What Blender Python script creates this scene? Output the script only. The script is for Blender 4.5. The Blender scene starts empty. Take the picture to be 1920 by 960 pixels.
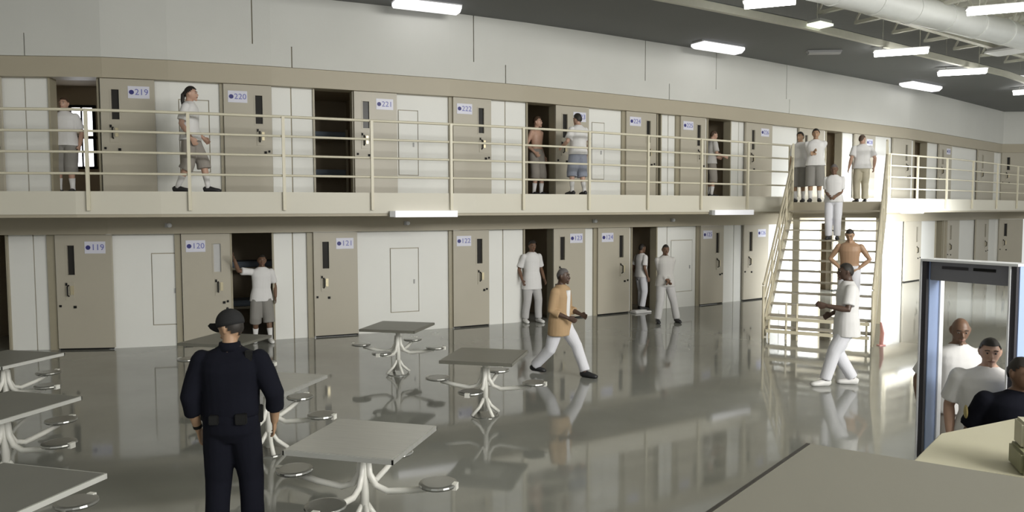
import bpy, bmesh, math, random
import numpy as np
from mathutils import Vector, Matrix
random.seed(7)
sc = bpy.context.scene
COL = sc.collection
PI = math.pi

# ------------------------------------------------------------------ camera
F, PITCH, ROLL, CAM_H = 1400.0, 0.06024, -0.00301, 2.536
_u = Vector((0, math.sin(PITCH), math.cos(PITCH)))
_f = Vector((0, math.cos(PITCH), -math.sin(PITCH)))
_x = Vector((1, 0, 0))
CR = _x*math.cos(ROLL) + _u*math.sin(ROLL)
CU = _u*math.cos(ROLL) - _x*math.sin(ROLL)
cam_d = bpy.data.cameras.new('camera')
cam_d.sensor_width = 36.0
cam_d.lens = 36.0*F/1920.0
cam_d.clip_end = 300
cam = bpy.data.objects.new('camera', cam_d)
COL.objects.link(cam)
M = Matrix.Identity(4)
for i in range(3):
    M[i][0], M[i][1], M[i][2] = CR[i], CU[i], -_f[i]
M[2][3] = CAM_H
cam.matrix_world = M
sc.camera = cam

# ------------------------------------------------------------------ world, daylight, exposure
w = bpy.data.worlds.new('world')
sc.world = w
w.use_nodes = True
bg = w.node_tree.nodes['Background']
bg.inputs[0].default_value = (0.97, 0.98, 0.94, 1)
bg.inputs[1].default_value = 0.56
sc.view_settings.view_transform = 'Standard'
sc.view_settings.look = 'None'
sc.view_settings.exposure = 0.45
sc.view_settings.gamma = 1.0

def area_light(name, loc, target, sx, sy, power, color=(1, 1, 1)):
    d = bpy.data.lights.new(name, 'AREA')
    d.shape = 'RECTANGLE'
    d.size, d.size_y, d.energy, d.color = sx, sy, power, color
    o = bpy.data.objects.new(name, d)
    COL.objects.link(o)
    o.location = loc
    o.rotation_euler = (Vector(target)-Vector(loc)).to_track_quat('-Z', 'Y').to_euler()
    return o
# added out-of-view area lights standing in for daylight from right and behind
sg_ = area_light('side_daylight_fill', (15.5, 12.5, 2.0), (10.8, 24.0, 0.3), 4.0, 2.4, 520, (0.95, 0.98, 1.0))
sg_.data.spread = math.radians(42)  # added light kept narrow so it brightens mainly the lower wall by the stairs
area_light('rear_daylight_fill', (13, -3, 6.6), (5, 19, 2.0), 12.0, 3.0, 2100, (1.0, 0.99, 0.95))  # unseen main fill, added to light the right more than the left

# ------------------------------------------------------------------ pixel -> place helpers (photo is 1920 x 960)
def proj(P):
    P = Vector(P) - Vector((0, 0, CAM_H))
    d = P.dot(_f)
    return 960 + F*P.dot(CR)/d, 480 - F*P.dot(CU)/d
def ray(px, py):
    return (_f + CR*((px-960)/F) + CU*((480-py)/F))
def at_z(px, py, z=0.0):
    r = ray(px, py)
    t = (z-CAM_H)/r.z
    return Vector((r.x*t, r.y*t, z))
def at_depth(px, py, y):
    r = ray(px, py)
    t = y/r.y
    return Vector((r.x*t, y, CAM_H+r.z*t))

# ------------------------------------------------------------------ materials
def mat(name, color, rough=0.6, metal=0.0, var=0.06, scale=6.0, bump=0.0, bscale=40.0, emit=None, estr=0.0, spec=0.5, stretch=None):
    m = bpy.data.materials.new(name)
    m.use_nodes = True
    nt = m.node_tree
    b = nt.nodes['Principled BSDF']
    b.inputs['Roughness'].default_value = rough
    b.inputs['Metallic'].default_value = metal
    b.inputs['Specular IOR Level'].default_value = spec
    b.inputs['Base Color'].default_value = (*color, 1)
    tc = nt.nodes.new('ShaderNodeTexCoord')
    src = tc.outputs['Object']
    if stretch:
        mp = nt.nodes.new('ShaderNodeMapping')
        mp.inputs['Scale'].default_value = stretch
        nt.links.new(src, mp.inputs[0])
        src = mp.outputs[0]
    if var:
        n = nt.nodes.new('ShaderNodeTexNoise')
        n.inputs['Scale'].default_value = scale
        n.inputs['Detail'].default_value = 4
        nt.links.new(src, n.inputs['Vector'])
        r = nt.nodes.new('ShaderNodeMix')
        r.data_type = 'RGBA'
        r.inputs['A'].default_value = (*[c*(1-var) for c in color], 1)
        r.inputs['B'].default_value = (*[min(1, c*(1+var)) for c in color], 1)
        nt.links.new(n.outputs['Fac'], r.inputs['Factor'])
        nt.links.new(r.outputs['Result'], b.inputs['Base Color'])
    if bump:
        n2 = nt.nodes.new('ShaderNodeTexNoise')
        n2.inputs['Scale'].default_value = bscale
        nt.links.new(src, n2.inputs['Vector'])
        bp = nt.nodes.new('ShaderNodeBump')
        bp.inputs['Strength'].default_value = bump
        bp.inputs['Distance'].default_value = 0.01
        nt.links.new(n2.outputs['Fac'], bp.inputs['Height'])
        nt.links.new(bp.outputs['Normal'], b.inputs['Normal'])
    if emit:
        b.inputs['Emission Color'].default_value = (*emit, 1)
        b.inputs['Emission Strength'].default_value = estr
    return m

MT = {
 'wall_white': mat('white_wall_paint', (0.80, 0.80, 0.77), 0.55, var=0.03, scale=1.5, bump=0.05),
 'concrete': mat('pale_precast_concrete', (0.62, 0.62, 0.585), 0.7, var=0.06, scale=0.8, bump=0.08),
 'tan': mat('tan_wall_paint', (0.43, 0.385, 0.295), 0.5, var=0.04, scale=1.2),
 'tan_light': mat('light_tan_paint', (0.66, 0.63, 0.54), 0.5, var=0.03, scale=1.2),
 'door': mat('tan_steel_door_paint', (0.455, 0.42, 0.345), 0.4, var=0.04, scale=2.0),
 'frame': mat('tan_frame_paint', (0.36, 0.325, 0.24), 0.4, var=0.04),
 'rail': mat('cream_rail_paint', (0.70, 0.655, 0.52), 0.4, var=0.04),
 'stairpaint': mat('cream_stair_paint', (0.66, 0.60, 0.45), 0.4, var=0.05),
 'tread': mat('worn_tread_plate', (0.40, 0.36, 0.29), 0.5, var=0.1),
 'ceiling': mat('dark_grey_ceiling', (0.175, 0.18, 0.18), 0.8, var=0.1, scale=0.5, stretch=(1, 1, 1)),
 'deck': mat('pale_roof_deck', (0.74, 0.73, 0.66), 0.7, var=0.05),
 'steel': mat('pale_painted_joist', (0.60, 0.59, 0.51), 0.5, var=0.08),
 'duct': mat('pale_duct_metal', (0.72, 0.73, 0.71), 0.4, metal=0.1, var=0.04),
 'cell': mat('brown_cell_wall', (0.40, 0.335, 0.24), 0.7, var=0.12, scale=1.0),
 'glass': mat('dark_door_glass', (0.03, 0.028, 0.026), 0.25, var=0.0, spec=0.15),
 'glass_pale': mat('pale_sheeted_glass', (0.55, 0.55, 0.55), 0.15, var=0.1),
 'brass': mat('brass_keeper', (0.62, 0.55, 0.38), 0.35, metal=0.7, var=0.1),
 'black': mat('black_hardware', (0.010, 0.010, 0.010), 0.6, var=0.0, spec=0.25),
 'plate': mat('pale_lavender_plate', (0.70, 0.70, 0.80), 0.4, var=0.0),
 'navyink': mat('navy_print', (0.035, 0.035, 0.20), 0.5, var=0.0),
 'blueink': mat('blue_print', (0.16, 0.17, 0.48), 0.5, var=0.0),
 'steeltop': mat('brushed_grey_steel_top', (0.60, 0.60, 0.58), 0.32, metal=0.6, var=0.10, scale=3.0, stretch=(1, 14, 1)),
 'darktop': mat('olive_grey_table_top', (0.20, 0.195, 0.165), 0.35, metal=0.3, var=0.08, scale=3),
 'greytop': mat('worn_grey_table_top', (0.22, 0.22, 0.20), 0.4, metal=0.3, var=0.08, scale=3),
 'edgesteel': mat('light_steel_edge', (0.66, 0.66, 0.63), 0.4, metal=0.2, var=0.05),
 'whitetube': mat('white_enamel_tube', (0.78, 0.77, 0.72), 0.3, var=0.03),
 'steelseat': mat('grey_steel_seat', (0.36, 0.36, 0.34), 0.25, metal=0.8, var=0.08),
 'lens': mat('lit_fluorescent_lens', (0.9, 0.9, 0.88), 0.4, var=0.0, emit=(1.0, 0.99, 0.95), estr=9.0),
 'lens_dim': mat('lit_wraparound_lens', (0.9, 0.9, 0.92), 0.4, var=0.0, emit=(0.98, 0.97, 1.0), estr=0.75),
 'lens_edge': mat('white_strip_lens', (0.86, 0.86, 0.9), 0.4, var=0.0, emit=(0.95, 0.95, 1.0), estr=0.28),
 'lens_weak': mat('white_diffuser', (0.86, 0.86, 0.88), 0.4, var=0.0),
 'lamp_green': mat('greenish_lit_panel', (0.8, 0.85, 0.7), 0.4, var=0.0, emit=(0.93, 1.0, 0.80), estr=0.8),
 'housing': mat('grey_light_housing', (0.40, 0.40, 0.40), 0.5, var=0.05),
 'daypane': mat('daylit_window_pane', (0.9, 0.93, 1.0), 0.3, var=0.0, emit=(0.93, 0.95, 1.0), estr=3.0),
 'desk': mat('grey_desk_laminate', (0.245, 0.235, 0.20), 0.55, var=0.03, scale=1.0),
 'deskedge': mat('dark_desk_edge', (0.03, 0.026, 0.022), 0.5, var=0.1),
 'counter': mat('beige_counter_laminate', (0.56, 0.53, 0.40), 0.5, var=0.03, scale=1.5),
 'olive': mat('olive_plastic', (0.25, 0.25, 0.15), 0.5, var=0.05),
 'det_grey': mat('detector_grey', (0.20, 0.20, 0.23), 0.45, var=0.03),
 'det_blue': mat('detector_blue_grey', (0.36, 0.46, 0.72), 0.3, var=0.03),
 'det_dark': mat('detector_dark_trim', (0.03, 0.027, 0.035), 0.4, var=0.0),
 'det_white': mat('detector_white_trim', (0.85, 0.86, 0.9), 0.35, var=0.0),
 'blanket': mat('blue_grey_blanket', (0.20, 0.24, 0.30), 0.9, var=0.15, scale=8, bump=0.2),
 'red': mat('faded_red_vinyl', (0.74, 0.38, 0.36), 0.4, var=0.05),
 # people
 'skin_light': mat('light_skin', (0.50, 0.31, 0.23), 0.5, var=0.06, scale=10),
 'skin_tan': mat('tan_skin', (0.40, 0.25, 0.155), 0.5, var=0.06, scale=10),
 'skin_brown': mat('brown_skin', (0.17, 0.095, 0.06), 0.45, var=0.06, scale=10),
 'skin_dark': mat('dark_brown_skin', (0.085, 0.05, 0.036), 0.45, var=0.06, scale=10),
 'hair_dark': mat('dark_hair', (0.02, 0.016, 0.013), 0.6, var=0.2, scale=40),
 'hair_brown': mat('brown_hair', (0.075, 0.045, 0.028), 0.6, var=0.2, scale=40),
 'hair_grey': mat('cropped_grey_hair', (0.12, 0.11, 0.11), 0.7, var=0.2, scale=40),
 'tee': mat('white_cotton', (0.72, 0.71, 0.71), 0.9, var=0.04, scale=5, bump=0.1),
 'tee_grey': mat('pale_grey_cotton', (0.50, 0.485, 0.47), 0.9, var=0.04, scale=5, bump=0.1),
 'whitepants': mat('white_twill', (0.70, 0.70, 0.75), 0.9, var=0.04, scale=5, bump=0.1),
 'shorts': mat('heather_grey_shorts', (0.25, 0.24, 0.225), 0.9, var=0.07, scale=6, bump=0.1),
 'shorts_tan': mat('grey_tan_shorts', (0.29, 0.265, 0.24), 0.9, var=0.07, scale=6, bump=0.1),
 'shorts_blue': mat('blue_grey_shorts', (0.25, 0.27, 0.33), 0.9, var=0.07, scale=6, bump=0.1),
 'greypants': mat('light_grey_pants', (0.47, 0.46, 0.46), 0.9, var=0.05, scale=6, bump=0.1),
 'khaki': mat('khaki_pants', (0.46, 0.42, 0.32), 0.9, var=0.05, scale=6, bump=0.1),
 'tanshirt': mat('tan_overshirt', (0.42, 0.285, 0.16), 0.9, var=0.06, scale=5, bump=0.1),
 'navy': mat('navy_uniform_twill', (0.0082, 0.0088, 0.0145), 0.95, var=0.12, scale=5, bump=0.1, spec=0.12),
 'cap': mat('charcoal_cap', (0.028, 0.028, 0.029), 0.95, var=0.1, scale=8, spec=0.15),
 'shoe_black': mat('black_shoe', (0.018, 0.018, 0.02), 0.5, var=0.0),
 'shoe_white': mat('white_shoe', (0.70, 0.69, 0.68), 0.5, var=0.04),
 'eye': mat('eye_white', (0.32, 0.28, 0.25), 0.3, var=0.0),
 'lip': mat('lips', (0.23, 0.10, 0.08), 0.5, var=0.0),
 'badge': mat('gold_patch', (0.42, 0.34, 0.14), 0.6, var=0.2, scale=60),
}
# polished concrete floor: mottled, softly scuffed
def floor_material():
    m = bpy.data.materials.new('polished_concrete')
    m.use_nodes = True
    nt = m.node_tree
    b = nt.nodes['Principled BSDF']
    tc = nt.nodes.new('ShaderNodeTexCoord')
    n1 = nt.nodes.new('ShaderNodeTexNoise'); n1.inputs['Scale'].default_value = 0.55; n1.inputs['Detail'].default_value = 6
    nt.links.new(tc.outputs['Object'], n1.inputs['Vector'])
    cr = nt.nodes.new('ShaderNodeValToRGB')
    cr.color_ramp.elements[0].position = 0.3; cr.color_ramp.elements[0].color = (0.225, 0.229, 0.209, 1)
    cr.color_ramp.elements[1].position = 0.7; cr.color_ramp.elements[1].color = (0.300, 0.305, 0.282, 1)
    nt.links.new(n1.outputs['Fac'], cr.inputs[0])
    nt.links.new(cr.outputs[0], b.inputs['Base Color'])
    n2 = nt.nodes.new('ShaderNodeTexNoise'); n2.inputs['Scale'].default_value = 1.3; n2.inputs['Detail'].default_value = 5
    nt.links.new(tc.outputs['Object'], n2.inputs['Vector'])
    mr = nt.nodes.new('ShaderNodeMapRange')
    mr.inputs['To Min'].default_value = 0.03; mr.inputs['To Max'].default_value = 0.09
    nt.links.new(n2.outputs['Fac'], mr.inputs['Value'])
    nt.links.new(mr.outputs[0], b.inputs['Roughness'])
    b.inputs['IOR'].default_value = 1.55
    b.inputs['Specular IOR Level'].default_value = 0.75
    return m
MT['floor'] = floor_material()

# ------------------------------------------------------------------ mesh helpers
class MB:
    """collects shapes; build() links them as ONE mesh object"""
    def __init__(s):
        s.v = []; s.f = []
    def add(s, verts, faces):
        o = len(s.v)
        s.v += [tuple(p) for p in verts]
        s.f += [tuple(i+o for i in q) for q in faces]
        return s
    def box(s, c, size, rz=0.0, rot=None):
        c = Vector(c); hx, hy, hz = [k/2 for k in size]
        R = rot if rot else Matrix.Rotation(rz, 3, 'Z')
        vs = [c + R @ Vector((x*hx, y*hy, z*hz)) for z in (-1, 1) for y in (-1, 1) for x in (-1, 1)]
        return s.add(vs, [(0, 2, 3, 1), (4, 5, 7, 6), (0, 1, 5, 4), (2, 6, 7, 3), (0, 4, 6, 2), (1, 3, 7, 5)])
    def bar(s, a, b, wx, wz, up=(0, 0, 1)):
        a, b = Vector(a), Vector(b)
        d = (b-a); L = d.length; d.normalize()
        up = Vector(up)
        x = d.cross(up)
        if x.length < 1e-4: x = d.cross(Vector((0, 1, 0)))
        x.normalize(); z = x.cross(d)
        R = Matrix((x, d, z)).transposed()
        return s.box((a+b)/2, (wx, L, wz), rot=R)
    def tube(s, pts, r, n=8, caps=True):
        pts = [Vector(p) for p in pts]
        rs = r if isinstance(r, (list, tuple)) else [r]*len(pts)
        return s.loft(pts, [(q, q) for q in rs], n=n)
    def loft(s, pts, radii, side=None, n=12, round_ends=False, sq=1.0):
        """rings of half-widths (rx along `side`, ry across) at points"""
        pts = [Vector(p) for p in pts]; radii = [tuple(r) for r in radii]
        if round_ends:
            d0 = (pts[0]-pts[1]).normalized(); d1 = (pts[-1]-pts[-2]).normalized()
            a = min(radii[0]); b = min(radii[-1])
            pre = [(pts[0]+d0*a*k, tuple(q*m for q in radii[0])) for k, m in ((0.92, 0.38), (0.6, 0.8))]
            post = [(pts[-1]+d1*b*k, tuple(q*m for q in radii[-1])) for k, m in ((0.6, 0.8), (0.92, 0.38))]
            pts = [p for p, _ in pre]+pts+[p for p, _ in post]
            radii = [q for _, q in pre]+radii+[q for _, q in post]
        rings = []
        prevx = None
        for i, p in enumerate(pts):
            a = pts[max(i-1, 0)]; b = pts[min(i+1, len(pts)-1)]
            d = (b-a)
            d = d.normalized() if d.length > 1e-7 else Vector((0, 0, 1))
            x = Vector(side) if side is not None else (prevx if prevx is not None else (Vector((0, 0, 1)) if abs(d.z) < 0.9 else Vector((0, 1, 0))))
            x = x - d*x.dot(d)
            if x.length < 1e-5: x = d.orthogonal()
            x.normalize(); prevx = x
            y = d.cross(x)
            rx, ry = radii[i]
            cs = [(math.cos(2*PI*k/n), math.sin(2*PI*k/n)) for k in range(n)]
            rings.append([p + x*(rx*math.copysign(abs(c_)**sq, c_)) + y*(ry*math.copysign(abs(s_)**sq, s_)) for c_, s_ in cs])
        vs = [q for r in rings for q in r]
        fs = []
        for i in range(len(rings)-1):
            for k in range(n):
                k2 = (k+1) % n
                fs.append((i*n+k, i*n+k2, (i+1)*n+k2, (i+1)*n+k))
        fs.append(tuple(range(n-1, -1, -1)))
        fs.append(tuple((len(rings)-1)*n+k for k in range(n)))
        return s.add(vs, fs)
    def lathe(s, c, prof, n=20):
        c = Vector(c)
        vs = [c+Vector((r*math.cos(2*PI*k/n), r*math.sin(2*PI*k/n), z)) for r, z in prof for k in range(n)]
        fs = [(i*n+k, i*n+(k+1) % n, (i+1)*n+(k+1) % n, (i+1)*n+k) for i in range(len(prof)-1) for k in range(n)]
        fs.append(tuple(range(n-1, -1, -1))); fs.append(tuple((len(prof)-1)*n+k for k in range(n)))
        return s.add(vs, fs)
    def prism(s, poly, z0, z1):
        n = len(poly)
        vs = [(p[0], p[1], z0) for p in poly]+[(p[0], p[1], z1) for p in poly]
        fs = [tuple(range(n-1, -1, -1)), tuple(range(n, 2*n))]
        fs += [(i, (i+1) % n, n+(i+1) % n, n+i) for i in range(n)]
        return s.add(vs, fs)
    def ball(s, c, r, n=12, m=8):
        c = Vector(c); rx, ry, rz = r if isinstance(r, (tuple, list)) else (r, r, r)
        prof = []
        vs = []
        for i in range(1, m):
            t = PI*i/m
            for k in range(n):
                vs.append(c+Vector((rx*math.sin(t)*math.cos(2*PI*k/n), ry*math.sin(t)*math.sin(2*PI*k/n), -rz*math.cos(t))))
        fs = [(i*n+k, i*n+(k+1) % n, (i+1)*n+(k+1) % n, (i+1)*n+k) for i in range(m-2) for k in range(n)]
        fs.append(tuple(range(n-1, -1, -1))); fs.append(tuple((m-2)*n+k for k in range(n)))
        return s.add(vs, fs)
    def mesh(s, name):
        me = bpy.data.meshes.new(name)
        me.from_pydata(s.v, [], s.f)
        bm = bmesh.new(); bm.from_mesh(me)
        bmesh.ops.recalc_face_normals(bm, faces=bm.faces)
        bm.to_mesh(me); bm.free()
        me.update()
        return me
    def build(s, name, m, parent=None, smooth=False, bevel=0.0):
        me = s.mesh(name)
        if bevel:
            bm = bmesh.new(); bm.from_mesh(me)
            bmesh.ops.bevel(bm, geom=list(bm.edges), offset=bevel, segments=2, affect='EDGES', clamp_overlap=True)
            bm.to_mesh(me); bm.free()
        return link(name, me, m, parent, smooth)
def link(name, me, m, parent=None, smooth=False):
    o = bpy.data.objects.new(name, me)
    COL.objects.link(o)
    if m is not None:
        me.materials.clear(); me.materials.append(MT[m] if isinstance(m, str) else m)
    if smooth:
        me.polygons.foreach_set('use_smooth', [True]*len(me.polygons))
    if parent is not None:
        o.parent = parent
        o.matrix_parent_inverse = parent.matrix_basis.inverted()
    return o
def tag(o, label=None, cat=None, group=None, kind=None):
    if label: o['label'] = label
    if cat: o['category'] = cat
    if group: o['group'] = group
    if kind: o['kind'] = kind
    return o
def empty(name, loc=(0, 0, 0), rz=0.0):
    o = bpy.data.objects.new(name, None)
    o.empty_display_size = 0.2
    COL.objects.link(o)
    o.location = loc; o.rotation_euler = (0, 0, rz)
    return o
def local(mb, name, m, parent, **k):
    """a part whose shape is given in its parent's own frame"""
    o = mb.build(name, m, None, **k)
    o.parent = parent
    return o
def struct(o, label):
    return tag(o, label, kind='structure')
def copy_tree(o, parent=None):
    c = o.copy(); COL.objects.link(c)
    if parent is not None: c.parent = parent
    for ch in list(o.children): copy_tree(ch, c)
    return c
def text_mesh(txt, size, depth=0.002):
    cu = bpy.data.curves.new('digits', 'FONT')
    cu.body = txt; cu.size = size; cu.align_x = 'CENTER'; cu.align_y = 'CENTER'; cu.extrude = depth; cu.resolution_u = 3
    o = bpy.data.objects.new('digits', cu)
    COL.objects.link(o)
    me = bpy.data.meshes.new_from_object(o.evaluated_get(bpy.context.evaluated_depsgraph_get()))
    bpy.data.objects.remove(o); bpy.data.curves.remove(cu)
    return me

# ------------------------------------------------------------------ the run of the cell wall in plan (left to right)
PATH = [(-13.5, 13.55), (-9.21, 13.62), (-7.41, 13.80), (-6.37, 14.08), (-4.68, 14.70), (-3.18, 15.34), (-1.37, 16.11), (0.19, 16.93),
        (1.96, 17.98), (2.95, 18.60), (4.97, 19.86), (6.45, 20.89), (13.51, 25.95), (20.9, 32.3), (27.0, 32.2)]
PP = [Vector(p) for p in PATH]
SS = [0.0]
for a, b in zip(PP, PP[1:]): SS.append(SS[-1]+(b-a).length)
NN = []
for i, p in enumerate(PP):
    ns = []
    for j in (i-1, i):
        if 0 <= j < len(PP)-1:
            d = (PP[j+1]-PP[j]).normalized(); ns.append(Vector((d.y, -d.x)))
    n = sum(ns, Vector((0, 0))).normalized()
    NN.append(n/max(0.5, n.dot(ns[0])))
CORNER = SS[-2]
def wp(s, off=0.0, z=0.0):
    i = 0
    while i < len(SS)-2 and s > SS[i+1]: i += 1
    t = (s-SS[i])/(SS[i+1]-SS[i])
    p = PP[i].lerp(PP[i+1], t); n = NN[i].lerp(NN[i+1], t)
    q = p+n*off
    return Vector((q.x, q.y, z))
def tangent(s):
    d = wp(s+0.05)-wp(s-0.05)
    return d.normalized()
def yaw(s):
    t = tangent(s)
    return math.atan2(t.y, t.x)
_SG = np.linspace(0.2, SS[-1]-0.1, 900)
_cache = {}
def s_at(px, off=0.0, z=1.0):
    key = (off, z)
    if key not in _cache:
        _cache[key] = np.array([proj(wp(float(s), off, z))[0] for s in _SG])
    return float(np.interp(px, _cache[key], _SG))
def knots(s0, s1):
    return [s0]+[k for k in SS if s0+0.02 < k < s1-0.02]+[s1]
def strip(mb, s0, s1, o0, o1, z0, z1):
    """a slab following the wall between s0..s1, offsets o0 (back) .. o1 (towards the hall)"""
    ks = knots(s0, s1)
    poly = [wp(k, o1) for k in ks]+[wp(k, o0) for k in reversed(ks)]
    n = len(ks)
    vs = [(p.x, p.y, z0) for p in poly]+[(p.x, p.y, z1) for p in poly]
    N = 2*n
    fs = []
    for i in range(N):
        j = (i+1) % N
        fs.append((i, j, N+j, N+i))
    for i in range(n-1):
        fs.append((i, N-1-i, N-2-i, i+1))
        fs.append((N+i, N+i+1, N+N-2-i, N+N-1-i))
    return mb.add(vs, fs)

ZU = 2.88          # upper tier floor
DH = 2.13          # door height
WALK = 1.6         # walkway width
ZB0, ZB1 = 4.965, 5.32
ZTOP = 6.69
TIERS = {'lower': (0.0, DH), 'upper': (ZU, ZB0)}

# ------------------------------------------------------------------ big structure
fl = MB().prism([(-16, -8), (30, -8), (30, 34), (-16, 34)], -0.2, 0.0).build('floor', 'floor')
struct(fl, 'polished grey concrete dayroom floor')

def inner(s, off): return wp(s, off)
S_END = SS[-1]-0.1
mb = MB(); strip(mb, 0.1, S_END, -0.4, 3.0, ZTOP, ZTOP+0.2)
struct(mb.build('ceiling', 'ceiling'), 'dark grey flat ceiling strip along the cell wall')
mb = MB(); strip(mb, 0.1, S_END, 3.0, 3.1, ZTOP-0.02, ZTOP+.14)
struct(mb.build('trim_3', 'steel'), 'pale upstand along the inner edge of the dark ceiling strip')
struct(MB().prism([(-16, -8), (30, -8), (30, 30), (-16, 30)], 7.85, 8.0).build('ceiling_deck', 'deck'), 'pale ribbed roof deck above the joists')
struct(MB().box((-13.6, 3, 4.3), (0.2, 24, 8.6)).build('wall_left', 'concrete'), 'pale side wall at the left end of the hall')

# upper wall: two courses of precast panels, separated by open vertical joints
wb = empty('wall_back', wp(8.0, 0, 0))
struct(wb, 'pale precast concrete upper wall above the cells')
mb = MB(); strip(mb, 0.1, S_END, -0.3, 0.155, ZB1, ZTOP+0.1); mb.build('wall_core', 'tan', wb)
def course(pxs, z0, z1, zref):
    ss = [0.1]+[s_at(p, 0.2, zref) for p in pxs]+[S_END]
    for a, b in zip(ss, ss[1:]):
        m_ = MB(); strip(m_, a+0.011, b-0.011, 0.15, 0.2, z0, z1)
        m_.build('wall_panel', 'concrete', wb)
course([472, 888, 1210, 1343, 1475], 5.72, ZTOP, 6.2)
course([45, 547, 948, 1255, 1480], ZB1+0.004, 5.72, 5.5)

# tan door-track covers above both tiers of doors
mb = MB(); strip(mb, 0.1, S_END, -0.2, 0.17, ZB0, ZB1)
struct(mb.build('trim_1', 'tan'), 'tan door track cover along the top of the upper cells')
mb = MB(); strip(mb, 0.1, S_END, -0.2, 0.17, DH, 2.50)
struct(mb.build('trim_2', 'tan'), 'tan door track cover along the top of the lower cells')

# walkway slab with cream fascia
SL, SR = None, None
def edge_s(px, z=2.6): return s_at(px, WALK, z)
mb = MB(); strip(mb, 0.1, S_END, -0.1, WALK, 2.50, ZU)
wk = mb.build('floor_walkway', 'tan_light')
struct(wk, 'upper tier concrete walkway with cream edge')
mb = MB(); strip(mb, 0.1, S_END, WALK-0.25, WALK-0.02, 2.45, 2.50)
mb.build('edge_beam', 'tan', wk)

# ------------------------------------------------------------------ cell fronts
def white_wall(tier, a, b, joints=(), access=None, nm='wall_cells'):
    z0, z1 = TIERS[tier]
    zr = (z0+z1)/2
    sa, sb = s_at(a, 0, zr), s_at(b, 0, zr)
    root = MB(); strip(root, sa, sb, -0.2, -0.025, z0, z1)
    o = root.build('wall_%s_cells' % tier, 'tan')
    js = [s_at(j, 0, zr) for j in joints]
    cuts = [sa]+js+[sb]
    ab = None
    if access:
        ab = [s_at(access[0], 0, zr), s_at(access[1], 0, zr)]
    for k, (p, q) in enumerate(zip(cuts, cuts[1:])):
        p2 = p+(0.012 if k else 0); q2 = q-(0.012 if k < len(cuts)-2 else 0)
        if ab and p2 < ab[0] and ab[1] < q2:
            m_ = MB(); g = 0.018; za, zb = z0+0.42, z0+1.75
            strip(m_, p2, ab[0]-g, -0.03, 0, z0, z1); strip(m_, ab[1]+g, q2, -0.03, 0, z0, z1)
            strip(m_, ab[0]-g, ab[1]+g, -0.03, 0, z0, za-g); strip(m_, ab[0]-g, ab[1]+g, -0.03, 0, zb+g, z1)
            m_.build('wall_panel', 'wall_white', o)
            m_ = MB(); strip(m_, ab[0], ab[1], -0.03, 0.006, za, zb)
            d = m_.build('access_panel', 'wall_white', o)
            m_ = MB(); m_.box(wp(ab[1]-0.09, 0.012, z0+1.05), (0.03, 0.014, 0.09), yaw(ab[1]))
            m_.build('access_latch', 'housing', d)
        else:
            m_ = MB(); strip(m_, p2, q2, -0.03, 0, z0, z1); m_.build('wall_panel', 'wall_white', o)
    return o, (sa+sb)/2

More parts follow.
